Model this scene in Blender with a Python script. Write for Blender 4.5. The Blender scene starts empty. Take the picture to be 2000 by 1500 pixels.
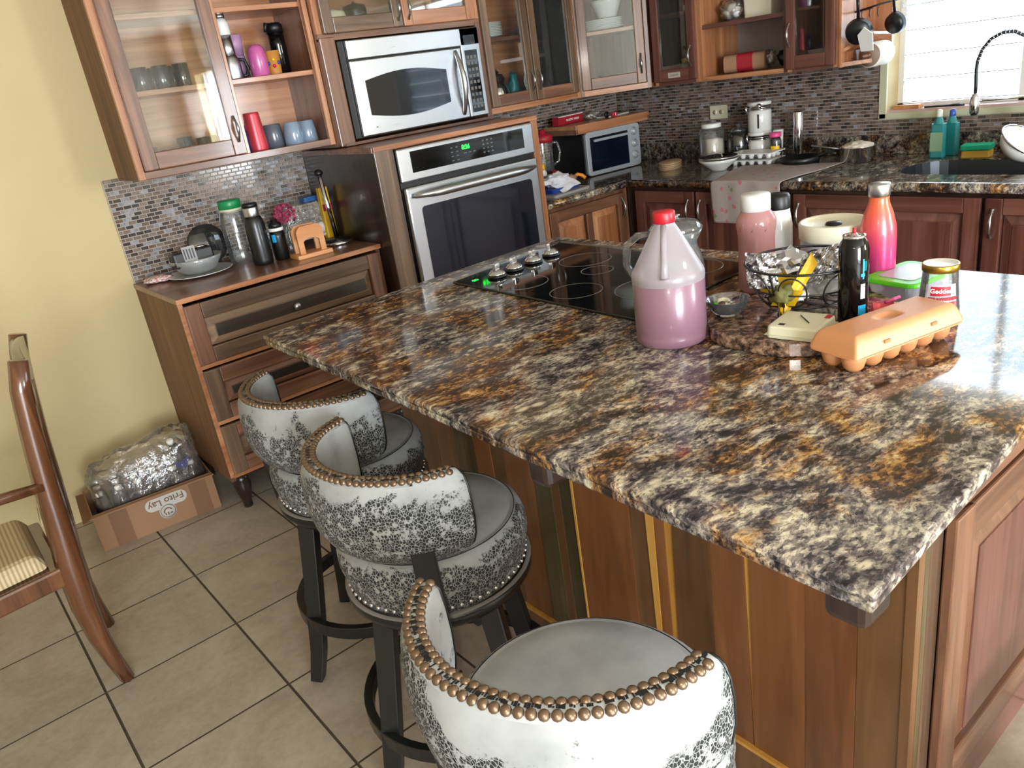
import bpy, bmesh, math, random
from mathutils import Vector, Matrix, noise
PI = math.pi
random.seed(7)
sc = bpy.context.scene
COL = sc.collection

# ------------------------------------------------------------------ camera
cam_d = bpy.data.cameras.new('camera'); cam = bpy.data.objects.new('camera', cam_d); COL.objects.link(cam)
cam_d.sensor_fit = 'HORIZONTAL'; cam_d.sensor_width = 36.0; cam_d.lens = 1521.548 / 2000 * 36
cam_d.clip_start = .02; cam_d.clip_end = 100
R_, D_, F_ = ((0.759119, -0.635564, -0.140705), (-0.339090, -0.201577, -0.918904), (0.555659, 0.745269, -0.368534))
cam.matrix_world = Matrix(((R_[0], -D_[0], -F_[0], 0), (R_[1], -D_[1], -F_[1], 0), (R_[2], -D_[2], -F_[2], 1.54734), (0, 0, 0, 1)))
sc.camera = cam
# ------------------------------------------------------------------ world, lights, exposure
w = bpy.data.worlds.new('sky'); sc.world = w; w.use_nodes = True
nt = w.node_tree; bg = nt.nodes['Background']; bg.inputs[0].default_value = (.80, .90, 1.0, 1); bg.inputs[1].default_value = 4.5

def area(name, loc, rot, sx, sy, power, color, spread=None):
    l = bpy.data.lights.new(name, 'AREA'); l.shape = 'RECTANGLE'; l.size = sx; l.size_y = sy; l.energy = power; l.color = color
    if spread: l.spread = spread
    o = bpy.data.objects.new(name, l); COL.objects.link(o); o.location = loc; o.rotation_euler = rot; return o
# daylight through the kitchen window, through the dining room openings beside and behind the camera
area('kitchen_window_light', (4.12, .75, 1.70), (0, PI / 2, 0), 1.15, 2.4, 44, (.82, .91, 1.0))
area('dining_window_light', (4.00, -3.45, 1.45), (0, PI / 2, 0), 1.2, 1.8, 125, (.88, .94, 1.0))
area('patio_door_light', (-1.0, -4.75, 1.35), (PI / 2, 0, 0), 2.4, 2.2, 175, (.86, .93, 1.0))
# the phone's own flash, just beside the lens
fl = bpy.data.lights.new('phone_flash', 'AREA'); fl.shape = 'DISK'; fl.size = .012; fl.energy = 2.4; fl.color = (1.0, .95, .88)
flo = bpy.data.objects.new('phone_flash', fl); COL.objects.link(flo)
flo.matrix_world = cam.matrix_world @ Matrix.Translation((-.022, .004, .0))
sc.view_settings.view_transform = 'Standard'; sc.view_settings.look = 'None'
sc.view_settings.exposure = 1.22; sc.view_settings.gamma = 1.0; sc.view_settings.use_curve_mapping = False
sc.cycles.max_bounces = 8; sc.cycles.diffuse_bounces = 4; sc.cycles.glossy_bounces = 4; sc.cycles.transmission_bounces = 6
sc.cycles.transparent_max_bounces = 24; sc.cycles.caustics_reflective = False; sc.cycles.caustics_refractive = False
sc.cycles.use_denoising = True; sc.cycles.sample_clamp_indirect = 6.0

# ------------------------------------------------------------------ materials
def lin(h):
    h = h.lstrip('#'); r = []
    for i in (0, 2, 4):
        c = int(h[i:i + 2], 16) / 255; r.append(c / 12.92 if c <= .04045 else ((c + .055) / 1.055) ** 2.4)
    return (*r, 1)
MATS = {}
class NT:
    def __init__(s, name):
        m = bpy.data.materials.new(name); m.use_nodes = True; s.m = m; s.t = m.node_tree; s.n = s.t.nodes
        s.b = s.n['Principled BSDF']; s.out = s.n['Material Output']; MATS[name] = m
    def new(s, typ, **k):
        n = s.n.new(typ)
        for a, v in k.items():
            if a.startswith('i_'): n.inputs[a[2:].replace('_', ' ')].default_value = v
            else: setattr(n, a, v)
        return n
    def link(s, a, b): s.t.links.new(a, b)
    def coords(s, scale=(1, 1, 1), rot=(0, 0, 0), rnd=0, kind='Object'):
        tc = s.new('ShaderNodeTexCoord'); mp = s.new('ShaderNodeMapping')
        mp.inputs['Scale'].default_value = scale; mp.inputs['Rotation'].default_value = rot
        s.link(tc.outputs[kind], mp.inputs['Vector'])
        if rnd:
            oi = s.new('ShaderNodeObjectInfo'); mu = s.new('ShaderNodeMath', operation='MULTIPLY'); mu.inputs[1].default_value = rnd
            s.link(oi.outputs['Random'], mu.inputs[0]); s.link(mu.outputs[0], mp.inputs['Location'])
        return mp.outputs['Vector']
    def noise(s, vec, scale, detail=4, rough=.55, dist=0):
        n = s.new('ShaderNodeTexNoise'); n.inputs['Scale'].default_value = scale; n.inputs['Detail'].default_value = detail
        n.inputs['Roughness'].default_value = rough; n.inputs['Distortion'].default_value = dist
        s.link(vec, n.inputs['Vector']); return n.outputs['Fac']
    def ramp(s, fac, stops, interp='LINEAR'):
        r = s.new('ShaderNodeValToRGB'); r.color_ramp.interpolation = interp; e = r.color_ramp.elements
        while len(e) > len(stops): e.remove(e[-1])
        while len(e) < len(stops): e.new(.5)
        for k, (p, c) in enumerate(stops):
            e[k].position = p; e[k].color = lin(c) if isinstance(c, str) else (c, c, c, 1)
        s.link(fac, r.inputs['Fac']); return r.outputs['Color']
    def mix(s, fac, a, b, blend='MIX'):
        n = s.new('ShaderNodeMix', data_type='RGBA', blend_type=blend)
        for inp, v in ((n.inputs['Factor'], fac), (n.inputs['A'], a), (n.inputs['B'], b)):
            if isinstance(v, (int, float)): inp.default_value = v
            elif isinstance(v, str): inp.default_value = lin(v)
            else: s.link(v, inp)
        return n.outputs['Result']
    def math(s, op, a, b=0., clamp=False):
        n = s.new('ShaderNodeMath', operation=op, use_clamp=clamp)
        for i, v in enumerate((a, b)):
            if isinstance(v, (int, float)): n.inputs[i].default_value = v
            else: s.link(v, n.inputs[i])
        return n.outputs[0]
    def color(s, c):
        if isinstance(c, str): s.b.inputs['Base Color'].default_value = lin(c)
        else: s.link(c, s.b.inputs['Base Color'])
    def set(s, **k):
        for a, v in k.items():
            i = s.b.inputs[a.replace('_', ' ')]
            if isinstance(v, (int, float, tuple)): i.default_value = v
            else: s.link(v, i)
    def bump(s, h, strength=.3, dist=.01):
        b = s.new('ShaderNodeBump'); b.inputs['Strength'].default_value = strength; b.inputs['Distance'].default_value = dist
        s.link(h, b.inputs['Height']); s.link(b.outputs['Normal'], s.b.inputs['Normal'])
def plain(name, c, rough=.45, metal=0, coat=0, emit=None, es=0, sub=0):
    n = NT(name); n.color(c); n.set(Roughness=rough, Metallic=float(metal), Coat_Weight=float(coat))
    if emit: n.set(Emission_Color=lin(emit), Emission_Strength=float(es))
    if sub: n.set(Subsurface_Weight=float(sub), Subsurface_Radius=(.02, .015, .012))
    return n.m
def wood(name, stops, axis='z', cross=26., rough=.32, coat=.35, rnd=9., dist=.8):
    n = NT(name); sl = 1.4
    scl = {'x': (sl, cross, cross), 'y': (cross, sl, cross), 'z': (cross, cross, sl)}[axis]
    v = n.coords(scl, rnd=rnd); f = n.noise(v, 1.0, 7, .6, dist)
    s2 = {'x': (.5, 4, 4), 'y': (4, .5, 4), 'z': (4, 4, .5)}[axis]
    f2 = n.noise(n.coords(s2, rnd=rnd), 1.0, 2, .5, .3)
    g = n.math('ADD', n.math('MULTIPLY', f, .6), n.math('MULTIPLY', f2, .4))
    c = n.ramp(g, [(.30, stops[0]), (.45, stops[1]), (.57, stops[2]), (.72, stops[3])])
    n.color(c); n.set(Roughness=rough, Coat_Weight=coat, Coat_Roughness=.12); n.bump(f, .12, .004); return n.m
WALN = ('#42291c', '#6a4734', '#865d45', '#a07658'); CEDA = ('#7d4a2c', '#a36a45', '#bd845c', '#cf9a72'); MAHO = ('#3c211b', '#5c352c', '#71463c', '#885c4f')
OAKG = ('#382a20', '#5a4534', '#785e48', '#98795e')
for ax in 'xyz':
    wood('walnut_' + ax, WALN, ax); wood('cedar_' + ax, CEDA, ax); wood('mahogany_' + ax, MAHO, ax); wood('greyoak_' + ax, OAKG, ax)
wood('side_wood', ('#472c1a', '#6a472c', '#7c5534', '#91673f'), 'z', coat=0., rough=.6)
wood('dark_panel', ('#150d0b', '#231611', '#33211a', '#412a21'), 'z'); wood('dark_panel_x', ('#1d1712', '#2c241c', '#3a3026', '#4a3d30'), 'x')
wood('chair_wood', ('#361d11', '#52301c', '#664026', '#7c5334'), 'z', coat=.7, rough=.22)
wood('heart_wood', ('#4a2915', '#6c4122', '#7e4e2b', '#976439'), 'z', cross=14, coat=.5)
wood('brown_plank', ('#3a2616', '#573a22', '#694729', '#805c3a'), 'z', cross=18, coat=.5)
wood('olive_plank', ('#2a2217', '#3f3622', '#53472d', '#6b5c3d'), 'z', cross=30, coat=.5)
wood('red_plank', ('#472a17', '#663e23', '#7a4c2c', '#916040'), 'z', cross=16, coat=.5)
wood('sap_wood', ('#8f5f22', '#b07c33', '#c08c40', '#cfa055'), 'z', cross=30, coat=.5)
wood('bamboo', ('#b5713f', '#cc8a55', '#dba06c', '#e6b07e'), 'x', cross=20, coat=.1, rough=.5)

def granite(name, rot=.18, base_shift=0., bright=1.0):
    n = NT(name); v0 = n.coords((1, 1, 1))
    warp = n.new('ShaderNodeTexNoise'); warp.inputs['Scale'].default_value = 3.0; warp.inputs['Detail'].default_value = 3; n.link(v0, warp.inputs['Vector'])
    sub = n.new('ShaderNodeVectorMath', operation='SUBTRACT'); n.link(warp.outputs['Color'], sub.inputs[0]); sub.inputs[1].default_value = (.5, .5, .5)
    scl = n.new('ShaderNodeVectorMath', operation='SCALE'); n.link(sub.outputs[0], scl.inputs[0]); scl.inputs['Scale'].default_value = .085
    add = n.new('ShaderNodeVectorMath', operation='ADD'); n.link(v0, add.inputs[0]); n.link(scl.outputs[0], add.inputs[1])
    mp = n.new('ShaderNodeMapping'); mp.inputs['Rotation'].default_value = (0, 0, rot); mp.inputs['Scale'].default_value = (1.0, 1.8, 1.4); n.link(add.outputs[0], mp.inputs['Vector'])
    v = mp.outputs['Vector']
    f0 = n.noise(v, 17, 9, .74, .15)
    vc = n.new('ShaderNodeTexVoronoi'); vc.inputs['Scale'].default_value = 95; n.link(v, vc.inputs['Vector']); sp = n.new('ShaderNodeSeparateColor'); n.link(vc.outputs['Color'], sp.inputs[0])
    f = n.math('ADD', f0, n.math('MULTIPLY', n.math('SUBTRACT', sp.outputs[0], .5), .13))
    base = n.ramp(f, [(.34, '#1b191d'), (.42, '#453e40'), (.48, '#736966'), (.53, '#968b82'), (.59, '#c8bca4'), (.68, '#e4dac0')])
    warm = n.ramp(f, [(.36, '#16100f'), (.44, '#3c291d'), (.50, '#63452e'), (.56, '#94683a'), (.62, '#bd9052'), (.70, '#dfc896')])
    m1 = n.ramp(n.noise(v, 4.6, 6, .66, .1), [(.46 + base_shift, 0.), (.56 + base_shift, 1.)])
    c = n.mix(m1, base, warm)
    dk = n.ramp(n.noise(v, 6.2, 6, .66, .15), [(.50, 0.), (.62, 1.)])
    c = n.mix(n.math('MULTIPLY', dk, .5), c, '#2b2225')
    vo = n.new('ShaderNodeTexVoronoi'); vo.inputs['Scale'].default_value = 21; n.link(v, vo.inputs['Vector'])
    cr = n.ramp(vo.outputs['Distance'], [(.16, 1.), (.36, 0.)]); sel = n.ramp(n.noise(v, 6.5, 3, .6), [(.53, 0.), (.58, 1.)])
    c = n.mix(n.math('MULTIPLY', n.math('MULTIPLY', cr, sel), .85), c, '#dccfb2')
    fl = n.ramp(n.noise(v, 100, 4, .7, .2), [(.40, 1.), (.47, 0.)]); fl2 = n.ramp(n.noise(v, 9, 3, .6), [(.40, 0.), (.55, 1.)])
    c = n.mix(n.math('MULTIPLY', n.math('MULTIPLY', fl, .75), n.math('ADD', fl2, .35, True)), c, '#1b191c')
    if bright != 1: c = n.mix(1.0, c, (bright and '#%02x%02x%02x' % ((int(255 * bright),) * 3)), 'MULTIPLY')
    n.color(c); n.set(Roughness=.09, Specular_IOR_Level=.55); n.bump(f, .02, .001); return n.m
granite('granite_gold'); granite('granite_dark', 1.7, .05, .80)
n = NT('granite_pink'); v = n.coords(); f = n.noise(v, 60, 6, .7)
c = n.ramp(f, [(.38, '#1d1816'), (.46, '#4e3c32'), (.55, '#866a56'), (.66, '#b8977c')]); n.color(c); n.set(Roughness=.12)

def leather(name, amount, zlo=None, zhi=None, cell=95., base='#9c9e9d', lowb=.30):
    """pale worn leather; where the finish has crazed the dark hide shows between pale cracks"""
    n = NT(name); v = n.coords(rnd=3.)
    big = n.noise(v, 5.5, 7, .68, .4)
    if zlo is not None:
        sx = n.new('ShaderNodeSeparateXYZ'); tc = n.new('ShaderNodeTexCoord'); n.link(tc.outputs['Object'], sx.inputs[0])
        mr = n.new('ShaderNodeMapRange'); mr.inputs['From Min'].default_value = zlo; mr.inputs['From Max'].default_value = zhi
        mr.inputs['To Min'].default_value = lowb; mr.inputs['To Max'].default_value = -.24; n.link(sx.outputs['Z'], mr.inputs['Value'])
        big = n.math('ADD', big, mr.outputs[0])
    mask = n.ramp(big, [(amount, 0.), (amount + .035, 1.)])
    v2 = n.coords((1, 1, .8), rnd=3.)
    vo = n.new('ShaderNodeTexVoronoi', feature='DISTANCE_TO_EDGE'); vo.inputs['Scale'].default_value = cell; n.link(v2, vo.inputs['Vector'])
    cells = n.ramp(vo.outputs['Distance'], [(.03, 0.), (.09, 1.)])
    chip = n.ramp(n.noise(v, 60, 3, .6), [(.38, 0.), (.45, 1.)])
    m = n.math('MULTIPLY', n.math('MULTIPLY', mask, cells), chip)
    pale = n.ramp(n.noise(v, 9, 4, .6), [(.3, '#8d8f8e'), (.5, base), (.7, '#aaacaa')])
    c = n.mix(m, pale, '#1b1e1d'); n.color(c); n.set(Roughness=.62)
    n.bump(n.math('MULTIPLY', m, -1.), .25, .002); return n.m
leather('leather_back', .37, .66, .87, 170); leather('leather_seat_side', .33, .55, .665, 150, lowb=.50); leather('leather_plain', .72)
leather('leather_arm', .60, None, None, 90, '#a9aba9')

n = NT('floor_tile'); v = n.coords(rnd=7.); f = n.noise(v, 3.5, 6, .6, 1.2); f2 = n.noise(v, 40, 4, .6)
c = n.ramp(f, [(.3, '#9c8e7e'), (.5, '#aa9c8b'), (.7, '#b6a999')]); c = n.mix(.12, c, n.ramp(f2, [(.35, '#5c5046'), (.6, '#b5a898')]))
vein = n.ramp(n.noise(v, 5, 4, .7, 3.), [(.485, 0.), (.5, 1.), (.515, 0.)]); c = n.mix(n.math('MULTIPLY', vein, .25), c, '#bdb1a2')
n.color(c); n.set(Roughness=.38); n.bump(f2, .05, .002)
plain('grout', '#54473a', .9); plain('wall_grout', '#a39a8c', .9)
n = NT('yellow_wall'); f = n.noise(n.coords(), 60, 4); n.color(n.ramp(n.noise(n.coords(), 1.5, 3), [(.3, '#b9a577'), (.7, '#c1ad80')])); n.set(Roughness=.6); n.bump(f, .04, .002)
plain('cream_wall', '#a8a090', .7)
plain('ceiling_white', '#d9d3c4', .8)
for nm, a, b in (('mosaic_taupe', '#6f6058', '#857268'), ('mosaic_dark', '#352e2d', '#4a403d'), ('mosaic_grey', '#76757a', '#9c9ba2'), ('mosaic_brown', '#5c4c43', '#705c52')):
    n = NT(nm); n.color(n.ramp(n.noise(n.coords(rnd=5.), 60, 2), [(.35, a), (.65, b)])); n.set(Roughness=.13, Specular_IOR_Level=.6)
plain('silver_plastic', '#a9adb2', .35, .25); plain('sink_steel', '#3c4046', .35, .7)
n = NT('stainless'); f = n.noise(n.coords((2, 2, 220)), 1., 3); n.color('#c3c5c8'); n.set(Metallic=1.0, Roughness=n.math('ADD', n.math('MULTIPLY', f, .12), .24))
plain('chrome', '#dcdde0', .12, 1); plain('antique_silver', '#a8a6a3', .3, 1); plain('dark_metal', '#2a2a2d', .35, .6)
plain('nail_brass', '#7d6752', .36, .75); plain('nail_steel', '#c8c8c6', .25, .9)
plain('black_paint', '#0d0f0f', .38, 0, .2); plain('black_plastic', '#0c0c0e', .4); plain('black_glass', '#060709', .05); plain('oven_glass', '#0b1220', .10, 0, .4)
plain('ring_grey', '#6b6864', .3); plain('green_glow', '#10c020', .4, emit='#18e030', es=3.0)
plain('white_plastic', '#e6e6e2', .35); plain('cream_plastic', '#e2dcc4', .4); plain('ivory', '#d8d2b6', .4); plain('white_ceramic', '#dcdcd8', .15, 0, .5)
plain('blue_ceramic', '#8193a8', .15, 0, .6); plain('grey_ceramic', '#555b66', .2, 0, .5); plain('pink_plastic', '#c05c9a', .3, 0, .3); plain('lilac_plastic', '#b489ad', .4)
plain('coral_metal', '#c8404a', .3, .3); plain('navy', '#141c50', .3); plain('amber_plastic', '#b9803a', .4); plain('yellow', '#e0b418', .4); plain('red', '#c01828', .35)
plain('royal_blue', '#1c3c90', .5); plain('sky_blue', '#1f9fd6', .4); plain('teal', '#127078', .4); plain('green_lid', '#5ed020', .35); plain('dark_green_lid', '#12844a', .35)
plain('peach', '#cf8f5f', .42, sub=.0); plain('orange_plastic', '#e08a28', .4); plain('hot_pink', '#e0508c', .4); plain('white_cloth', '#dcdce4', .85); plain('red_paper', '#a01c2c', .5)
plain('cardboard', '#8f6a4c', .8); plain('cardboard_dark', '#775338', .75); plain('box_white', '#b8b2a8', .7); plain('box_print', '#6a5038', .7)
plain('sponge_green', '#18b890', .8); plain('sponge_yellow', '#c8a040', .9); plain('soap_teal', '#2a8a90', .2, 0, .3); plain('soap_blue', '#3a5ab0', .3)
plain('rice', '#cfc4b2', .8); plain('tortilla', '#b89c78', .8); plain('bread', '#a07a5c', .7); plain('foil', '#c8c8cc', .22, 1); plain('paper_white', '#eceae6', .8)
plain('wine_flower', '#a83a5c', .6); plain('candy_olive', '#6c6a38', .6); plain('purple_print', '#4050a8', .4); plain('white_print', '#e8e8e8', .5); plain('red_print', '#b02030', .5)
plain('louvre_rim', '#8a8f92', .4); plain('cream_trim', '#c4c4a4', .3); plain('sill_pink', '#c9a9a0', .5); plain('gold_metal', '#b09040', .3, .9); plain('dust_grey', '#7e7a74', .95); plain('bag_grey', '#9a9694', .5)
plain('pan_black', '#14161a', .35); plain('bin_grey', '#6d7876', .5); plain('bin_teal', '#2d9a88', .4); plain('leaf_green', '#3d6a2c', .6); plain('blue_cover', '#2a5a9a', .5)
n = NT('seat_stripe'); wv = n.new('ShaderNodeTexWave'); wv.bands_direction = 'X'; wv.inputs['Scale'].default_value = 28; wv.inputs['Distortion'].default_value = .6
n.link(n.coords(), wv.inputs['Vector']); n.color(n.ramp(wv.outputs['Fac'], [(.2, '#9c8764'), (.7, '#bfab88')])); n.set(Roughness=.85)
n = NT('ombre'); sx = n.new('ShaderNodeSeparateXYZ'); tc = n.new('ShaderNodeTexCoord'); n.link(tc.outputs['Object'], sx.inputs[0])
mr = n.new('ShaderNodeMapRange'); mr.inputs['From Max'].default_value = .23; n.link(sx.outputs['Z'], mr.inputs['Value'])
n.color(n.ramp(mr.outputs[0], [(.0, '#a82f78'), (.35, '#d83c80'), (.7, '#ee5a58'), (.95, '#f06a3a')])); n.set(Roughness=.3, Metallic=.25, Coat_Weight=.4)
n = NT('floral_cloth'); v = n.coords(); vo = n.new('ShaderNodeTexVoronoi'); vo.inputs['Scale'].default_value = 27; n.link(v, vo.inputs['Vector'])
blob = n.ramp(n.math('ADD', vo.outputs['Distance'], n.math('MULTIPLY', n.noise(v, 60, 3), .5)), [(.50, 1.), (.56, 0.)])
hue = n.new('ShaderNodeSeparateColor'); n.link(vo.outputs['Color'], hue.inputs[0])
fc = n.ramp(hue.outputs[0], [(.25, '#b85c6a'), (.45, '#6b7c4a'), (.65, '#8f9fb4'), (.85, '#a86c74')], 'CONSTANT')
n.color(n.mix(n.math('MULTIPLY', blob, .75), '#a3968f', fc)); n.set(Roughness=.9)
n = NT('red_check'); ck = n.new('ShaderNodeTexChecker'); ck.inputs['Scale'].default_value = 90; n.link(n.coords(), ck.inputs['Vector'])
n.link(ck.outputs['Color'], n.b.inputs['Base Color']); ck.inputs['Color1'].default_value = lin('#c08080'); ck.inputs['Color2'].default_value = lin('#d8cfc8'); n.set(Roughness=.9)

def thin_glass(name, tint=(1, 1, 1), refl=.08, haze=0.0, hcol=(.8, .8, .8), rough=.02, wob=0.):
    """thin clear sheet: see-through with a fresnel gloss and an optional milky film"""
    n = NT(name); t = n.new('ShaderNodeBsdfTransparent'); t.inputs[0].default_value = (*tint, 1)
    g = n.new('ShaderNodeBsdfGlossy'); g.inputs['Roughness'].default_value = rough; g.inputs['Color'].default_value = (1, 1, 1, 1)
    fr = n.new('ShaderNodeFresnel'); fr.inputs['IOR'].default_value = 1.5
    fac = n.math('ADD', fr.outputs[0], refl, True); mx = n.new('ShaderNodeMixShader'); n.link(fac, mx.inputs[0]); n.link(t.outputs[0], mx.inputs[1]); n.link(g.outputs[0], mx.inputs[2])
    if wob:
        b = n.new('ShaderNodeBump'); b.inputs['Strength'].default_value = wob; b.inputs['Distance'].default_value = .01
        n.link(n.noise(n.coords(), 45, 3), b.inputs['Height']); n.link(b.outputs[0], g.inputs['Normal'])
    last = mx.outputs[0]
    if haze:
        d = n.new('ShaderNodeBsdfDiffuse'); d.inputs[0].default_value = (*hcol, 1); m2 = n.new('ShaderNodeMixShader'); m2.inputs[0].default_value = haze
        n.link(last, m2.inputs[1]); n.link(d.outputs[0], m2.inputs[2]); last = m2.outputs[0]
    n.link(last, n.out.inputs['Surface']); return n.m
thin_glass('pane_glass', (.93, .95, .94), .0, .008, (.7, .7, .7)); thin_glass('clear_glass', (.93, .95, .95), .06, .05, (.8, .85, .9))
thin_glass('film', (.93, .90, .85), .08, .10, (.62, .56, .50), .12, .8); thin_glass('milky', (.93, .88, .90), .02, .42, (.62, .56, .60), .3)
thin_glass('pet_clear', (.95, .94, .92), .0, .02, (.7, .66, .62), .1); thin_glass('cut_glass', (.93, .95, .95), .10, .22, (.85, .88, .9), .05, .5); thin_glass('smoke_glass', (.35, .38, .40), .08, .10, (.2, .2, .2)); thin_glass('tub_clear', (.9, .88, .95), .05, .45, (.80, .77, .86), .1)
thin_glass('pink_clear', (.75, .45, .42), .05, .55, (.70, .36, .36), .1); thin_glass('louvre_glass', (.80, .86, .88), .03, .38, (.75, .80, .82))
n = NT('lace'); tr = n.new('ShaderNodeBsdfTransparent'); df = n.new('ShaderNodeBsdfTranslucent'); df.inputs[0].default_value = (.35, .36, .38, 1)
d2 = n.new('ShaderNodeBsdfDiffuse'); d2.inputs[0].default_value = (.8, .8, .84, 1); ad = n.new('ShaderNodeMixShader'); n.link(df.outputs[0], ad.inputs[1]); n.link(d2.outputs[0], ad.inputs[2])
v = n.coords(); vo = n.new('ShaderNodeTexVoronoi'); vo.inputs['Scale'].default_value = 17; n.link(v, vo.inputs['Vector'])
rg = n.ramp(vo.outputs['Distance'], [(.0, 1.), (.12, .3), (.3, .25), (.36, 1.), (.5, .35), (.62, .25)]); mx = n.new('ShaderNodeMixShader'); n.link(rg, mx.inputs[0])
n.link(tr.outputs[0], mx.inputs[1]); n.link(ad.outputs[0], mx.inputs[2]); n.link(mx.outputs[0], n.out.inputs['Surface'])

# ------------------------------------------------------------------ mesh helpers
class MB:
    def __init__(s): s.bm = bmesh.new(); s.mi = 0; s.M = Matrix.Identity(4)
    def _add(s, vs, fs, smooth=False):
        v = [s.bm.verts.new(s.M @ Vector(p)) for p in vs]
        for f in fs:
            try: fa = s.bm.faces.new([v[i] for i in f]); fa.material_index = s.mi; fa.smooth = smooth
            except ValueError: pass
        return s
    def box(s, x0, x1, y0, y1, z0, z1, R=None):
        P = [Vector((x, y, z)) for z in (z0, z1) for y in (y0, y1) for x in (x0, x1)]
        if R is not None:
            c = Vector(((x0 + x1) / 2, (y0 + y1) / 2, (z0 + z1) / 2)); P = [c + R @ (p - c) for p in P]
        return s._add(P, [(0, 2, 3, 1), (4, 5, 7, 6), (0, 1, 5, 4), (2, 6, 7, 3), (0, 4, 6, 2), (1, 3, 7, 5)])
    def frustum(s, x0, x1, y0, y1, z0, z1, ins, ax='z'):
        """box whose far face (at z1) is inset by ins"""
        P = [(x0, y0, z0), (x1, y0, z0), (x1, y1, z0), (x0, y1, z0), (x0 + ins, y0 + ins, z1), (x1 - ins, y0 + ins, z1), (x1 - ins, y1 - ins, z1), (x0 + ins, y1 - ins, z1)]
        return s._add(P, [(3, 2, 1, 0), (4, 5, 6, 7), (0, 1, 5, 4), (1, 2, 6, 5), (2, 3, 7, 6), (3, 0, 4, 7)])
    def lathe(s, prof, seg=24, cx=0, cy=0, cz=0, a0=0, a1=2 * PI, smooth=True, cap=True):
        full = abs(a1 - a0 - 2 * PI) < 1e-6; n = seg if full else seg + 1
        vs = []; fs = []
        for r, z in prof:
            for k in range(n):
                a = a0 + (a1 - a0) * k / seg; vs.append((cx + r * math.cos(a), cy + r * math.sin(a), cz + z))
        for i in range(len(prof) - 1):
            for k in range(seg):
                k2 = (k + 1) % n; fs.append((i * n + k, i * n + k2, (i + 1) * n + k2, (i + 1) * n + k))
        if cap and full:
            if prof[0][0] > 1e-5: fs.append(tuple(range(n))[::-1])
            if prof[-1][0] > 1e-5: fs.append(tuple((len(prof) - 1) * n + k for k in range(n)))
        return s._add(vs, fs, smooth)
    def tube(s, pts, r, seg=8, closed=False, flat=1.0, smooth=True):
        pts = [Vector(p) for p in pts]; n = len(pts); rr = r if isinstance(r, (list, tuple)) else [r] * n
        vs = []; up = None
        for i, p in enumerate(pts):
            if closed: t = pts[(i + 1) % n] - pts[i - 1]
            else: t = pts[min(i + 1, n - 1)] - pts[max(i - 1, 0)]
            if t.length < 1e-9: t = Vector((0, 0, 1))
            t.normalize()
            if up is None: up = Vector((0, 0, 1)) if abs(t.z) < .9 else Vector((1, 0, 0))
            a = up - t * up.dot(t)
            if a.length < 1e-6: a = Vector((1, .1, 0)) - t * t.x
            a.normalize(); up = a; b = t.cross(a)
            for k in range(seg):
                th = 2 * PI * k / seg; vs.append(p + (a * math.cos(th) * flat + b * math.sin(th)) * rr[i])
        fs = []
        for i in range(n if closed else n - 1):
            j = (i + 1) % n
            for k in range(seg): fs.append((i * seg + k, i * seg + (k + 1) % seg, j * seg + (k + 1) % seg, j * seg + k))
        if not closed: fs += [tuple(range(seg))[::-1], tuple((n - 1) * seg + k for k in range(seg))]
        return s._add(vs, fs, smooth)
    def prism(s, poly, z0, z1, ins=0, smooth=False):
        n = len(poly); c = Vector((sum(p[0] for p in poly) / n, sum(p[1] for p in poly) / n))
        top = []
        for p in poly:
            d = Vector(p) - c; d = d * (1 - ins / max(d.length, 1e-6)); top.append((c.x + d.x, c.y + d.y, z1))
        vs = [(p[0], p[1], z0) for p in poly] + top
        return s._add(vs, [tuple(range(n))[::-1], tuple(range(n, 2 * n))] + [(i, (i + 1) % n, n + (i + 1) % n, n + i) for i in range(n)], smooth)
    def grid(s, fn, nu, nv, smooth=True, closed_u=False):
        vs = [fn(u / (nu if closed_u else nu - 1), v / (nv - 1)) for v in range(nv) for u in range(nu)]; fs = []
        for v in range(nv - 1):
            for u in range(nu if closed_u else nu - 1):
                u2 = (u + 1) % nu; fs.append((v * nu + u, v * nu + u2, (v + 1) * nu + u2, (v + 1) * nu + u))
        return s._add(vs, fs, smooth)
    def ball(s, c, r, seg=12, rings=8, sz=1.0):
        return s.lathe([(max(r * math.sin(PI * i / rings), 0), -r * sz * math.cos(PI * i / rings)) for i in range(rings + 1)], seg, c[0], c[1], c[2], cap=False)
def rrect(x0, x1, y0, y1, r, k=5):
    P = []
    for cx, cy, a in ((x1 - r, y1 - r, 0), (x0 + r, y1 - r, PI / 2), (x0 + r, y0 + r, PI), (x1 - r, y0 + r, 1.5 * PI)):
        for i in range(k + 1): P.append((cx + r * math.cos(a + PI / 2 * i / k), cy + r * math.sin(a + PI / 2 * i / k)))
    return P
WM = {}
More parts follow.
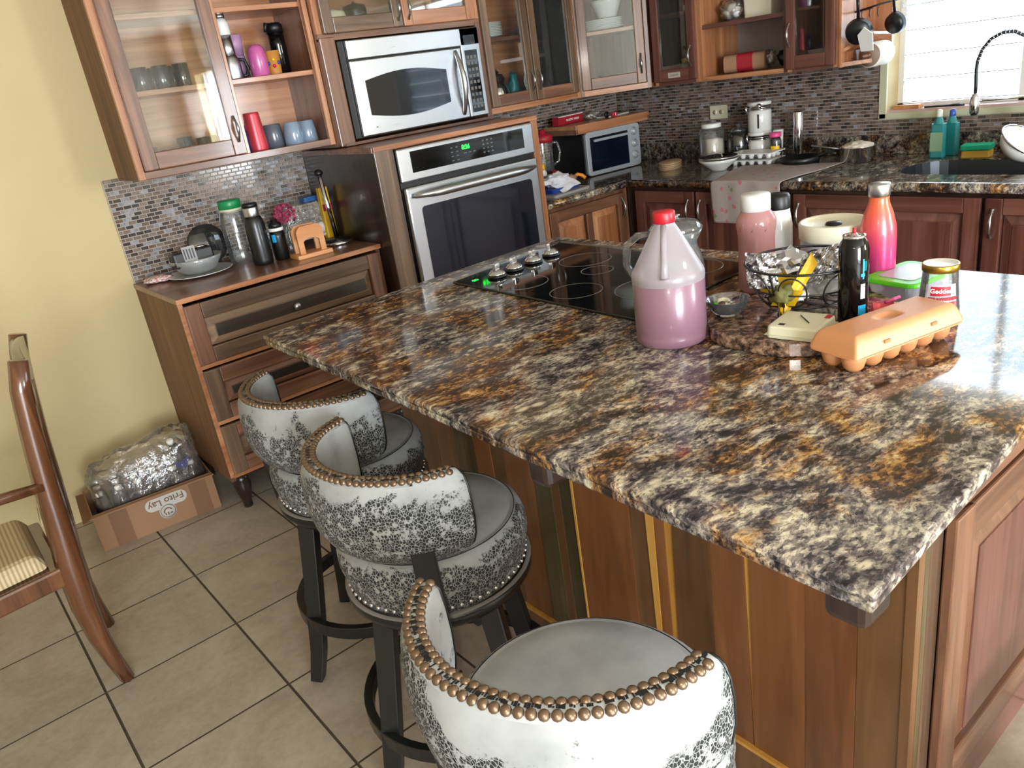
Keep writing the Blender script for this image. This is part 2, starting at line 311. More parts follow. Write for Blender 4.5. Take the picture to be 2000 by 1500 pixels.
def put(name, mb, mat, parent=None, bevel=0, world=False, sub=0, solid=0, label=None):
    """link the collected geometry as one mesh object under its thing (or part)"""
    bm = mb.bm if isinstance(mb, MB) else mb
    if world and parent is not None: bm.transform(WM[parent.name].inverted())
    bmesh.ops.remove_doubles(bm, verts=bm.verts, dist=1e-6); bmesh.ops.recalc_face_normals(bm, faces=bm.faces)
    me = bpy.data.meshes.new(name); bm.to_mesh(me); bm.free()
    for m in (mat if isinstance(mat, (list, tuple)) else [mat]): me.materials.append(MATS[m])
    o = bpy.data.objects.new(name, me); COL.objects.link(o)
    if parent is not None: o.parent = parent; WM[o.name] = WM[parent.name]
    else: WM[o.name] = Matrix.Identity(4)
    if bevel:
        b = o.modifiers.new('bevel', 'BEVEL'); b.width = bevel; b.segments = 2; b.limit_method = 'ANGLE'; b.angle_limit = .7
    if solid:
        b = o.modifiers.new('solid', 'SOLIDIFY'); b.thickness = solid; b.offset = 0
    if sub:
        b = o.modifiers.new('sub', 'SUBSURF'); b.levels = sub; b.render_levels = sub
    if label: o['label'] = label
    return o
def thing(name, label, cat, loc=(0, 0, 0), rz=0, group=None, rx=0, ry=0):
    o = bpy.data.objects.new(name, None); COL.objects.link(o); o.empty_display_size = .05
    o.location = loc; o.rotation_euler = (rx, ry, rz); o['label'] = label; o['category'] = cat
    if group: o['group'] = group
    WM[o.name] = Matrix.Translation(loc) @ (Matrix.Rotation(rz, 4, 'Z') @ Matrix.Rotation(ry, 4, 'Y') @ Matrix.Rotation(rx, 4, 'X')); return o
def single(name, mb, mat, label, cat, loc=(0, 0, 0), rz=0, group=None, rx=0, ry=0, **k):
    o = put(name, mb, mat, None, **k); o.location = loc; o.rotation_euler = (rx, ry, rz); o['label'] = label; o['category'] = cat
    if group: o['group'] = group
    WM[o.name] = Matrix.Translation(loc) @ (Matrix.Rotation(rz, 4, 'Z') @ Matrix.Rotation(ry, 4, 'Y') @ Matrix.Rotation(rx, 4, 'X')); return o
def structure(name, mb, mat, **k):
    o = put(name, mb, mat, None, **k); o['kind'] = 'structure'; return o
ORD = ['first', 'second', 'third', 'fourth', 'fifth', 'sixth', 'seventh', 'eighth', 'ninth']
def dup(root, loc, rz, label, group=None):
    r = root.copy(); COL.objects.link(r); r.location = loc; r.rotation_euler = (0, 0, rz); r['label'] = label
    if group: r['group'] = group
    def kids(o, n):
        for ch in list(o.children):
            if ch in done: continue
            c = ch.copy(); COL.objects.link(c); c.parent = n; done.add(c); kids(ch, c)
    done = set(); kids(root, r); return r
def text(name, s, size, mat, parent, M, bend=0., ext=.0006, center=True, bold=0.):
    cu = bpy.data.curves.new('lettering', 'FONT'); cu.body = s; cu.size = size; cu.extrude = ext; cu.offset = bold; cu.resolution_u = 3
    if center: cu.align_x = 'CENTER'; cu.align_y = 'CENTER'
    o = bpy.data.objects.new('lettering', cu); COL.objects.link(o)
    me = bpy.data.meshes.new_from_object(o.evaluated_get(bpy.context.evaluated_depsgraph_get()))
    bpy.data.objects.remove(o); bpy.data.curves.remove(cu)
    bm = bmesh.new(); bm.from_mesh(me); bpy.data.meshes.remove(me)
    if bend:   # wrap round a cylinder of this radius: text plane x right, y up, z out
        for v in bm.verts:
            a = v.co.x / bend; r = bend + v.co.z; v.co = Vector((r * math.sin(a), v.co.y, r * math.cos(a)))
    bm.transform(M); return put(name, bm, mat, parent)
def TM(loc, right, up):
    r = Vector(right).normalized(); u = Vector(up).normalized(); n = r.cross(u); M = Matrix.Identity(4)
    for i in range(3): M[i][0] = r[i]; M[i][1] = u[i]; M[i][2] = n[i]; M[i][3] = loc[i]
    return M

# ------------------------------------------------------------------ the room
XB, YA, ZC = 3.845, 3.6156, 2.62; XL, YK = -2.6, -4.9
b = MB(); b.box(XL - .1, XB + .2, YK - .1, YA + .15, -.10, -.004); floor = structure('floor', b, 'grout')
T = .41; fx, fy = .4707, 1.5177
tb = MB(); tb.frustum(.0030, T - .0030, .0026, T - .0026, -.004, 0, .0008); tile0 = None
def grout_sides(mb):
    for f in mb.bm.faces: f.normal_update(); f.material_index = 0 if abs(f.normal.z) > .9 else 1
rest = MB(); FT = ['floor_tile', 'grout']; grout_sides(tb)
for i in range(-8, 9):
    for j in range(-16, 6):
        x, y = fx + i * T, fy + j * T; y1 = min(y + T, YA); x1 = min(x + T, XB)
        if x1 - x < .02 or y1 - y < .02: continue
        seen = -5 <= i <= 3 and -4 <= j
        if seen and y1 == y + T and x1 == x + T:
            if tile0 is None: o = tile0 = put('floor_tile', tb, FT, floor)
            else: o = tile0.copy(); COL.objects.link(o)
            o.location = (x, y, 0)
        elif seen:
            q = MB(); q.frustum(.0030, x1 - x - .0030, .0026, y1 - y - .0026, -.004, 0, .0008); grout_sides(q); o = put('floor_tile', q, FT, floor); o.location = (x, y, 0)
        else: rest.frustum(x + .003, x1 - .003, y + .0026, y1 - .0026, -.004, 0, .0008)
grout_sides(rest); o = put('distant_floor_tiles', rest, FT, floor); o['kind'] = 'stuff'
b = MB(); b.box(XL - .1, XB + .2, YA, YA + .15, 0, ZC); wallA = structure('wall_back', b, 'yellow_wall')
WY0, WY1, WZ0, WZ1 = .30, 1.885, 1.115, 2.15
DY0, DY1, DZ0, DZ1 = -4.40, -2.45, .85, 2.08
b = MB()
for y0, y1, z0, z1 in ((WY1, YA, 0, ZC), (DY1, WY0, 0, ZC), (YK, DY0, 0, ZC), (WY0, WY1, 0, WZ0), (WY0, WY1, WZ1, ZC), (DY0, DY1, 0, DZ0), (DY0, DY1, DZ1, ZC)):
    b.box(XB, XB + .15, y0, y1, z0, z1)
wallB = structure('wall_right', b, 'yellow_wall')
b = MB(); b.box(XL - .1, XL, YK, YA, 0, ZC); structure('wall_left', b, 'cream_wall')
b = MB(); b.box(XL, -2.25, YK - .1, YK, 0, ZC); b.box(.25, XB, YK - .1, YK, 0, ZC); b.box(-2.25, .25, YK - .1, YK, 2.45, ZC); structure('wall_front', b, 'cream_wall')
b = MB(); b.box(XL - .1, XB + .2, YK - .1, YA + .15, ZC, ZC + .1); structure('ceiling', b, 'ceiling_white')
# window trim, sill, frame and louvres
b = MB(); t = .035
b.box(XB - .012, XB + .002, WY1, WY1 + t, WZ0 - .025, WZ1 + t); b.box(XB - .012, XB + .002, WY0 - t, WY1 + t, WZ0 - .025, WZ0); b.box(XB - .012, XB + .002, WY0 - t, WY0, WZ0, WZ1 + t); b.box(XB - .012, XB + .002, WY0, WY1, WZ1, WZ1 + t)
structure('trim_1', b, 'cream_trim', bevel=.003)
b = MB(); fr = .025; wx = XB + .10
b.box(XB, wx + .03, WY0, WY1, WZ0 - .0, WZ0 + .012); win = structure('window_1', b, 'sill_pink')
q = MB()
MU = [WY0 + (WY1 - WY0 - fr) * k / 3 for k in range(4)]
for a in MU: q.box(wx, wx + .03, a, a + fr, WZ0 + .012, WZ1)
q.box(wx, wx + .03, WY0, WY1, WZ0 + .012, WZ0 + .03); q.box(wx, wx + .03, WY0, WY1, WZ1 - .02, WZ1); put('window_frame', q, 'white_plastic', win)
z = WZ0 + .035; k = 0
lv = None
while z < WZ1 - .08:
    for (a0, a1) in ((MU[k_] + fr, MU[k_ + 1]) for k_ in range(3)):
        q = MB(); R = Matrix.Rotation(-.25, 3, 'Y'); q.box(wx + .010, wx + .015, a0, a1, z, z + .100, R); o = put('louvre', q, 'louvre_glass', win)
        q = MB(); q.box(wx + .000, wx + .004, a0, a1, z - .003, z + .001); put('louvre_edge', q, 'louvre_rim', o)
    z += .105
# dining window beyond the frame (seen mirrored in the cabinet door)
b = MB(); b.box(XB, XB + .12, DY0, DY1, DZ0, DZ0 + .012); w2 = structure('window_2', b, 'sill_pink')
q = MB()
for a in (DY0, (DY0 + DY1) / 2, DY1 - .03): q.box(wx, wx + .03, a, a + .03, DZ0 + .012, DZ1)
put('window_frame', q, 'white_plastic', w2)

# ------------------------------------------------------------------ mosaic backsplashes
MOS = ['mosaic_taupe', 'mosaic_dark', 'mosaic_grey', 'mosaic_brown']
tiles0 = [None] * 4; PU, PZ = .0325, .0162
def mosaic(M, u0, u1, z0, z1, parent, limit=0, seed=1, weights=(4, 3, 2, 3)):
    rnd = random.Random(seed); rest = MB(); cnt = 0; row = 0; z = z0
    while z + PZ <= z1 + .004:
        u = u0 - (PU / 2 if row % 2 else 0)
        while u < u1 - .004:
            a, c = max(u, u0) + .0015, min(u + PU, u1) - .0015
            if c - a > .006:
                mi = rnd.choices(range(4), weights)[0]
                if cnt < limit and c - a > PU * .9:
                    if tiles0[mi] is None:
                        q = MB(); q.frustum(0, PU - .003, 0, PZ - .003, 0, .003, .0010); q.bm.transform(Matrix(((1, 0, 0, 0), (0, 0, -1, 0), (0, 1, 0, 0), (0, 0, 0, 1))))
                        o = tiles0[mi] = put('mosaic_tile', q, MOS[mi], parent)
                    else: o = tiles0[mi].copy(); COL.objects.link(o); o.parent = parent
                    o.matrix_world = M @ Matrix.Translation((a, 0, z + .0015)); cnt += 1
                else:
                    rest.mi = mi
                    P = [M @ Vector(p) for p in ((a, 0, z + .0015), (c, 0, z + .0015), (c, 0, z + PZ - .0015), (a, 0, z + PZ - .0015), (a + .001, -.003, z + .0025), (c - .001, -.003, z + .0025), (c - .001, -.003, z + PZ - .0025), (a + .001, -.003, z + PZ - .0025))]
                    rest._add(P, [(4, 5, 6, 7), (0, 1, 5, 4), (1, 2, 6, 5), (2, 3, 7, 6), (3, 0, 4, 7)])
            u += PU
        z += PZ; row += 1
    if len(rest.bm.verts): o = put('mosaic_tiles', rest, MOS, parent); o['kind'] = 'stuff'
b = MB(); b.box(.775, 1.67, YA - .006, YA, .90, 1.37); bs = put('tile_backing', b, 'wall_grout', wallA)
mosaic(Matrix.Translation((0, YA - .006, 0)), .778, 1.668, .935, 1.37, wallA, 298, 3)
b = MB(); b.box(2.57, XB, YA - .006, YA, .90, 1.37); put('tile_backing', b, 'wall_grout', wallA)
mosaic(Matrix.Translation((0, YA - .006, 0)), 2.572, XB - .008, 1.02, 1.37, wallA, 0, 5, (5, 4, .6, 4))
MBw = Matrix.Translation((XB - .006, YA, 0)) @ Matrix.Rotation(-PI / 2, 4, 'Z')
b = MB(); b.box(XB - .006, XB, WY1 + t, YA, .90, 1.37); b.box(XB - .006, XB, -.3, WY1 + t, .90, WZ0 - .025); put('tile_backing', b, 'wall_grout', wallB)
mosaic(MBw, .01, YA - WY1 - t, 1.02, 1.37, wallB, 0, 8, (5, 3, 1., 4)); mosaic(MBw, YA - WY1 - t, 3.7, 1.02, WZ0 - .027, wallB, 0, 9, (5, 3, 1., 4))

# ------------------------------------------------------------------ cabinet parts
def handle_mb(cx, cy, cz, L=.10, horiz=False):
    """ornate bow pull, standing off the face towards -y"""
    prof = [(-.5, .002, .0045), (-.47, .004, .0065), (-.43, .006, .003), (-.40, .008, .006), (-.36, .011, .003), (-.33, .014, .0055), (-.28, .018, .0035), (-.15, .023, .006), (0, .025, .0075)]
    prof = prof + [(-a, o, r) for a, o, r in prof[-2::-1]]
    b = MB(); b.tube([((cx + a * L) if horiz else cx, cy - o, cz if horiz else cz + a * L) for a, o, r in prof], [r for a, o, r in prof], 8); return b
def glass_door(par, u0, u1, z0, z1, hs='r', hz=.16, fw=.05, mats=('walnut_z', 'walnut_x'), yf=0., pane='pane_glass', hlabel=None):
    b = MB(); y0, y1 = yf - .022, yf - .001
    b.box(u0, u0 + fw, y0, y1, z0, z1); b.box(u1 - fw, u1, y0, y1, z0, z1); b.mi = 1
    b.box(u0 + fw, u1 - fw, y0 + .001, y1, z0, z0 + fw * 1.25); b.box(u0 + fw, u1 - fw, y0 + .001, y1, z1 - fw, z1)
    d = put('door', b, list(mats), par, bevel=.004)
    q = MB(); q.box(u0 + fw - .004, u1 - fw + .004, y0 + .010, y0 + .013, z0 + fw, z1 - fw + .004); put('pane', q, pane, d)
    hx = u1 - fw / 2 if hs == 'r' else u0 + fw / 2; put('handle', handle_mb(hx, y0 - .001, z0 + hz), 'antique_silver', d); return d
def panel_front(par, u0, u1, z0, z1, name, mats, yf=0., fw=.055, two=False, hs=None, hz=None, knob=False):
    """frame-and-raised-panel front; mats = stile, rail, bevel, centre"""
    b = MB(); y0, y1 = yf - .022, yf - .001
    b.box(u0, u0 + fw, y0, y1, z0, z1); b.box(u1 - fw, u1, y0, y1, z0, z1); b.mi = 1
    b.box(u0 + fw, u1 - fw, y0 + .001, y1, z0, z0 + fw); b.box(u0 + fw, u1 - fw, y0 + .001, y1, z1 - fw, z1)
    spans = [(u0 + fw, u1 - fw)]
    if two: m = (u0 + u1) / 2; b.mi = 0; b.box(m - fw / 2.4, m + fw / 2.4, y0, y1, z0 + fw, z1 - fw); spans = [(u0 + fw, m - fw / 2.4), (m + fw / 2.4, u1 - fw)]
    d = put(name, b, [mats[0], mats[1]], par, bevel=.004)
    for a, c in spans:
        q = MB(); g = min(.03, (z1 - z0 - 2 * fw) * .22); M = Matrix(((1, 0, 0, 0), (0, 0, -1, 0), (0, 1, 0, 0), (0, 0, 0, 1)))
        q.frustum(a + .003, c - .003, z0 + fw + .003, z1 - fw - .003, -y0 - .016, -y0 - .004, g); q.bm.transform(M)
        for f in q.bm.faces: f.material_index = 0
        put('raised_panel', q, mats[2], d)
        q = MB(); q.box(a + .003 + g + .004, c - .003 - g - .004, y0 + .001, y0 + .006, z0 + fw + .003 + g + .004, z1 - fw - .003 - g - .004); put('centre_panel', q, mats[3], d, bevel=.002)
    if hs: hx = u1 - fw / 2 if hs == 'r' else u0 + fw / 2; put('handle', handle_mb(hx, y0 - .001, hz, .11), 'antique_silver', d)
    if knob:
        q = MB(); q.lathe([(.006, 0), (.006, .008), (.014, .012), (.017, .019), (.014, .026), (.008, .029), (0, .030)], 16)
        q.bm.transform(Matrix.Translation(((u0 + u1) / 2, y0 + .002, (z0 + z1) / 2)) @ Matrix.Rotation(PI / 2, 4, 'X')); put('knob', q, 'antique_silver', d)
    return d
def carcass(par, W, D, H, mats=('walnut_z', 'cedar_x', 'walnut_x'), frame=.025, bottom='walnut_x', split=None, back='cedar_x'):
    for a in (0, W - .018):
        b = MB(); b.box(a, a + .018, .02, D, 0, H); put('side_panel', b, 'side_wood' if a == 0 and mats[0] == 'walnut_z' else mats[0], par)
    b = MB(); b.box(.018, W - .018, .02, D - .012, .004, .022); put('bottom_panel', b, mats[1], par)
    b = MB(); b.box(.018, W - .018, .02, D - .012, H - .018, H); put('top_panel', b, mats[1], par)
    b = MB(); b.box(.018, W - .018, D - .012, D, 0, H); put('back_panel', b, back, par)
    b = MB(); b.box(0, frame, 0, .02, 0, H); b.box(W - frame, W, 0, .02, 0, H)
    if split: b.box(split - .014, split + .014, 0, .02, .028, H - .03)
    b.mi = 1; b.box(frame, W - frame, 0, .02, 0, .028); b.box(frame, W - frame, 0, .02, H - .03, H)
    put('face_frame', b, ['cedar_z', bottom], par, bevel=.002)
def shelf(par, u0, u1, D, z, mat='cedar_x'):
    b = MB(); b.box(u0, u1, .022, D - .013, z, z + .020); return put('shelf', b, mat, par, bevel=.002)

# ---- upper left cabinet: glass door on the left, open shelves on the right
UL = thing('wall_cabinet', 'wooden wall cabinet with one glass door and open cup shelves, left of the microwave', 'cabinet', (.843, 3.296, 1.361))
carcass(UL, .852, .3156, .80, split=.444)
shelf(UL, .018, .834, .3156, .296); shelf(UL, .018, .834, .3156, .562)
glass_door(UL, .026, .438, .030, .78, 'r', .10, .052)
# ---- over the microwave
UM = thing('microwave_cabinet', 'low wooden cabinet with two glass doors and side panels around the microwave', 'cabinet', (1.697, 3.262, 1.345))
b = MB(); b.box(0, .018, .02, .350, 0, .80); put('side_panel', b, 'walnut_z', UM); b = MB(); b.box(.846, .864, .02, .350, 0, .80); put('side_panel', b, 'walnut_z', UM)
b = MB(); b.box(0, .072, -.012, .02, .0, .445); put('stile', b, 'walnut_z', UM, bevel=.004); b = MB(); b.box(.838, .868, -.004, .02, .0, .445); put('stile', b, 'walnut_z', UM, bevel=.003)
b = MB(); b.box(0, .868, 0, .02, .433, .462); b.box(0, .868, 0, .02, .78, .80); b.mi = 1; b.box(0, .026, 0, .02, .462, .78); b.box(.84, .868, 0, .02, .462, .78); put('face_frame', b, ['walnut_x', 'cedar_z'], UM)
b = MB(); b.box(.018, .846, .02, .338, .437, .455); put('bottom_panel', b, 'cedar_x', UM); b = MB(); b.box(.018, .846, .338, .350, 0, .80); put('back_panel', b, 'cedar_x', UM)
b = MB(); b.box(.018, .846, .02, .338, .782, .80); put('top_panel', b, 'cedar_x', UM)
glass_door(UM, .026, .425, .458, .79, 'r', .075, .05, ('greyoak_z', 'greyoak_x')); glass_door(UM, .430, .835, .458, .79, 'l', .075, .05, ('cedar_z', 'cedar_x'))
b = MB(); b.box(0.018, .864, -.02, .35, 0., .012); put('base_board', b, 'walnut_x', UM)
# ---- upper right cabinet, two doors
UR = thing('wall_cabinet', 'wooden wall cabinet with two tall glass doors, right of the microwave', 'cabinet', (2.570, 3.296, 1.361))
carcass(UR, .662, .3156, .80, bottom='cedar_x', split=.322); shelf(UR, .018, .644, .3156, .335, 'walnut_x')
glass_door(UR, .020, .318, .030, .78, 'r', .10, .045, ('greyoak_z', 'walnut_x')); glass_door(UR, .324, .636, .030, .78, 'l', .10, .045, ('greyoak_z', 'walnut_x'))
# ---- diagonal corner cabinet
DG = thing('corner_cabinet', 'diagonal corner wall cabinet with a single shiny glass door', 'cabinet', (3.234, 3.296, 1.361), -PI / 4)
dw = .385
b = MB(); k_ = math.sqrt(.5)
poly = [(0.0, .02), (dw, .02), (dw + .22, .24), (dw / 2 + .03, .24 + .385), (-.20, .24)]
b.prism([(p[0], p[1]) for p in poly], 0, .022); b.prism(poly, .782, .80); put('end_panel', b, 'cedar_x', DG)
b = MB()
for p, q_ in ((poly[1], poly[2]), (poly[2], poly[3]), (poly[3], poly[4]), (poly[4], poly[0])):
    p = Vector(p); q_ = Vector(q_); d = (q_ - p).normalized(); nn = Vector((-d.y, d.x)) * .012; b.prism([p, q_, q_ + nn, p + nn], .022, .782)
put('back_panel', b, 'walnut_z', DG)
b = MB(); b.prism([(.02, .03), (dw - .02, .03), (dw + .18, .235), (dw / 2 + .03, .58), (-.16, .235)], .305, .322); put('shelf', b, 'cedar_x', DG)
b = MB(); b.box(0, .02, 0, .02, 0, .8); b.box(dw - .02, dw, 0, .02, 0, .8); b.mi = 1; b.box(.02, dw - .02, 0, .02, 0, .028); b.box(.02, dw - .02, 0, .02, .77, .8); put('face_frame', b, ['walnut_z', 'cedar_x'], DG)
glass_door(DG, .012, dw - .025, .030, .78, 'r', .10, .048, ('walnut_z', 'walnut_x'), pane='pane_glass')
# ---- right wall uppers
UB = thing('wall_cabinet', 'narrow dark wall cabinet with one glass door bearing a small white label', 'cabinet', (3.525, 3.012, 1.361), -PI / 2)
carcass(UB, .300, .32, .80, mats=('walnut_z', 'walnut_x', 'walnut_x'), bottom='mahogany_x', back='mahogany_x'); shelf(UB, .018, .282, .32, .33, 'walnut_x')
dd = glass_door(UB, .010, .290, .018, .78, 'r', .115, .048, ('mahogany_z', 'mahogany_x'))
b = MB(); b.box(.11, .19, -.0235, -.022, .035, .062); lab = put('paper_label', b, 'box_white', dd)
text('lettering', 'CANISTER', .012, 'box_print', dd, TM((.15, -.0237, .048), (1, 0, .03), (0, 0, 1)), ext=.0002)
UO = thing('open_wall_cabinet', 'open-fronted wall cabinet with one shelf holding bags and bread', 'cabinet', (3.525, 2.711, 1.361), -PI / 2)
b = MB(); b.box(0, .018, 0, .32, 0, .8); put('side_panel', b, 'cedar_z', UO); b = MB(); b.box(.483, .501, 0, .32, 0, .8); put('side_panel', b, 'mahogany_z', UO)
b = MB(); b.box(.018, .483, .0, .32, 0, .02); put('bottom_panel', b, 'cedar_x', UO); b = MB(); b.box(.018, .483, .0, .32, .78, .8); put('top_panel', b, 'cedar_x', UO)
b = MB(); b.box(.018, .483, .308, .32, .02, .78); put('back_panel', b, 'bag_grey', UO, label='pale grey back panel'); b = MB(); b.box(.018, .483, .01, .307, .245, .265); put('shelf', b, 'mahogany_x', UO)
UD = thing('wall_cabinet', 'dark reddish wall cabinet with one glass door beside the window shelves', 'cabinet', (3.525, 2.209, 1.361), -PI / 2)
carcass(UD, .256, .32, .80, mats=('mahogany_z', 'mahogany_x', 'mahogany_x'), bottom='mahogany_x', back='mahogany_x'); shelf(UD, .018, .238, .32, .33, 'mahogany_x')
glass_door(UD, .004, .246, .012, .78, 'l', .15, .046, ('mahogany_z', 'mahogany_x'))
ES = thing('corner_shelf', 'orange wooden end rack with slanting shelves beside the kitchen window', 'shelf', (3.845, 1.952, 1.361))
b = MB(); b.box(-.325, 0, -.012, 0, -.004, .80); put('side_panel', b, 'cedar_z', ES)
b = MB(); b.box(-.012, 0, -.05, -.012, -.004, .80); put('back_panel', b, 'cedar_z', ES)
b = MB(); b.prism([(-.315, -.012), (-.012, -.012), (-.012, -.085), (-.245, -.115)], 0, .016); put('shelf', b, 'cedar_x', ES)
for z in (.055, .265, .475):
    b = MB(); b.M = Matrix.Translation((0, -.012, z)) @ Matrix.Rotation(-.50, 4, 'X'); b.prism([(-.315, -.005), (-.012, -.005), (-.012, -.095), (-.25, -.125)], 0, .014); put('shelf', b, 'cedar_x', ES)
b = MB(); b.box(-.026, -.012, -.090, -.012, 0, .8); put('back_board', b, 'cedar_z', ES)

# ------------------------------------------------------------------ drawer chest on the left
CH = thing('drawer_chest', 'wooden drawer chest with mixed-grain fronts standing against the yellow wall', 'cabinet', (.772, 3.050, 0))
CW, CD = .892, .5656
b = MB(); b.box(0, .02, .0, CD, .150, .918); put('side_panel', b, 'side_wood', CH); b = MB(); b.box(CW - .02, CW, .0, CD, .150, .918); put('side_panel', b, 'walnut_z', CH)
b = MB(); b.box(-.004, CW, -.016, CD, .916, .938); put('top_board', b, 'walnut_x', CH, bevel=.004)
b = MB(); b.box(-.004, CW, -.0185, -.016, .918, .936); b.box(0, .018, -.004, .0, .17, .916); put('edge_strip', b, 'cedar_x', CH, label='light wood edging strip')
b = MB(); b.box(.02, CW - .02, .01, CD - .01, .150, .17); b.box(.02, CW - .02, CD - .02, CD - .005, .17, .916); put('inner_panel', b, 'dark_panel', CH)
for z0, z1, m in ((.665, .905, ('walnut_z', 'greyoak_x', 'greyoak_x', 'dark_panel_x')), (.425, .640, ('greyoak_z', 'walnut_x', 'walnut_x', 'dark_panel_x')), (.185, .400, ('greyoak_z', 'walnut_x', 'greyoak_x', 'dark_panel_x'))):
    panel_front(CH, .016, CW - .014, z0, z1, 'drawer', m, 0., .062, knob=True)
    b = MB(); b.box(.012, CW - .012, -.010, .004, z0 - .018, z0 - .003); put('rail', b, 'cedar_x', CH)
for x in (.05, CW - .05):
    for y in (.045, CD - .06):
        b = MB(); b.lathe([(.018, 0), (.020, .01), (.020, .03), (.030, .07), (.036, .11), (.030, .13), (.036, .150)], 14, x, y); put('foot', b, 'dark_panel', CH)

# ------------------------------------------------------------------ oven tower
OW = .904
OT = thing('oven_tower', 'tall wooden housing with light frame around the built-in oven', 'cabinet', (1.668, 2.949, 0))
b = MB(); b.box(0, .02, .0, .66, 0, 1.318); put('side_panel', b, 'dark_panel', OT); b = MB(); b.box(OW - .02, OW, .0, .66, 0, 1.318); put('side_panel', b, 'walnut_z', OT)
b = MB(); b.box(-.002, OW, 0, .662, 1.316, 1.3415); put('top_board', b, 'walnut_x', OT, bevel=.003)
b = MB(); b.box(0, .094, -.012, 0, .0, 1.325); put('stile', b, 'greyoak_z', OT, bevel=.003); b = MB(); b.box(.862, OW, -.012, 0, 0, 1.325); put('stile', b, 'cedar_z', OT, bevel=.003)
b = MB(); b.box(0, OW, -.016, 0, 1.321, 1.3415); put('rail', b, 'cedar_x', OT, bevel=.002)
b = MB(); b.box(.094, .862, -.01, 0, 0, .56); put('lower_panel', b, 'walnut_x', OT, bevel=.002)
OV = thing('wall_oven', 'stainless steel built-in oven with black control panel and wide handle', 'oven', (1.765, 2.937, .565))
b = MB(); b.box(0, .757, .0, .55, 0, .748); put('body', b, 'black_plastic', OV)
b = MB(); b.box(0, .757, -.018, 0, .612, .750); ctl = put('control_panel', b, 'stainless', OV, bevel=.006)
b = MB(); b.box(.062, .694, -.0195, -.018, .645, .733); put('display', b, 'black_glass', ctl)
text('clock_digits', '8:26', .026, 'green_glow', ctl, TM((.355, -.0202, .705), (1, 0, 0), (0, 0, 1)), ext=.0003, bold=.0008)
q = MB()
for i in range(2):
    for j in range(4): q.box(.272 + i * .028, .284 + i * .028, -.0200, -.0195, .656 + j * .018, .660 + j * .018)
for i in range(3):
    for j in range(4): q.box(.450 + i * .024, .460 + i * .024, -.0200, -.0195, .662 + j * .017, .668 + j * .017)
for i in range(3): q.box(.342 + i * .026, .356 + i * .026, -.0200, -.0195, .678, .682)
o = put('buttons', q, 'ring_grey', ctl); o['kind'] = 'stuff'
b = MB(); b.box(.004, .753, -.030, -.004, .02, .590); dr = put('door', b, 'stainless', OV, bevel=.008)
b = MB(); b.prism(rrect(.066, .702, .05, .502, .018), 0, .0015); b.bm.transform(Matrix.Translation((0, -.030, 0)) @ Matrix.Rotation(PI / 2, 4, 'X')); put('window', b, 'oven_glass', dr)
b = MB(); P = [(.035 + .687 * i / 16, -.030 - .045 * min(1, math.sin(PI * i / 16) * 2.2 + .25), .553) for i in range(17)]
b.tube(P, [.010 + .009 * min(1, 2 * math.sin(PI * i / 16)) for i in range(17)], 12); put('handle', b, 'stainless', dr)

# ------------------------------------------------------------------ microwave
MW = thing('microwave', 'stainless over-the-range microwave with arched window and curved handle', 'microwave', (1.800, 3.235, 1.369))
b = MB(); b.box(-.030, .716, .006, .36, .0, .400); put('body', b, 'black_plastic', MW)
b = MB(); b.box(0, .716, -.014, .006, .322, .400); put('vent_grille', b, 'stainless', MW, bevel=.004)
b = MB(); b.box(0, .600, -.014, .006, .002, .318); dr = put('door', b, 'stainless', MW, bevel=.005)
b = MB()
def arch(s):
    P = []
    for i in range(13): u = i / 12; P.append((.058 + .440 * u, .232 + .026 * math.sin(PI * u)))
    for i in range(13): u = 1 - i / 12; P.append((.058 + .440 * u, .088 - .026 * math.sin(PI * u)))
    return P
b.prism(arch(1), 0, .0015); b.bm.transform(Matrix.Translation((0, -.014, 0)) @ Matrix.Rotation(PI / 2, 4, 'X')); put('window', b, 'oven_glass', dr)
b = MB(); b.tube([(.566, -.014 - .038 * math.sin(PI * i / 14), .020 + .285 * i / 14) for i in range(15)], [.008 + .007 * math.sin(PI * i / 14) for i in range(15)], 12); put('handle', b, 'stainless', dr)
b = MB(); b.ball((.075, -.0145, .035), .006, 10, 6, .3); put('round_badge', b, 'dark_metal', dr)
b = MB(); b.box(.604, .716, -.014, .006, .002, .400); cp = put('control_panel', b, 'stainless', MW, bevel=.004)
b = MB(); b.box(.622, .690, -.0155, -.014, .325, .368); put('display', b, 'black_glass', cp)
b = MB(); b.box(.620, .694, -.0155, -.014, .022, .302); put('keypad', b, 'black_glass', cp)
q = MB()
for i in range(3):
    for j in range(9): q.box(.627 + i * .022, .641 + i * .022, -.0162, -.0155, .04 + j * .028, .054 + j * .028)
o = put('buttons', q, 'ring_grey', cp); o['kind'] = 'stuff'

# ------------------------------------------------------------------ base cabinets and worktop
KZ = .929
BA = thing('base_cabinet', 'wooden base cabinet with striped light panels under the counter beside the oven', 'cabinet', (2.574, 2.967, 0))
b = MB(); b.box(0, .60, .0, .64, .10, .885); put('body', b, 'walnut_z', BA); b = MB(); b.box(0, .60, .05, .07, 0, .10); put('plinth', b, 'dark_panel', BA)
panel_front(BA, .012, .560, .13, .868, 'door', ('walnut_z', 'walnut_x', 'cedar_z', 'cedar_z'), 0., .055, two=True, hs='r', hz=.79)
BBs = thing('base_cabinet', 'long dark reddish base cabinet under the sink counter along the window wall', 'cabinet', (3.175, 2.960, 0), -PI / 2)
b = MB(); b.box(0, 3.2, .0, .10, .10, .885); b.box(0, 3.2, .1, .66, .10, .66); b.box(0, 1.3, .1, .66, .66, .885); put('body', b, 'dark_panel', BBs); b = MB(); b.box(0, 3.2, .06, .08, 0, .10); put('plinth', b, 'dark_panel', BBs)
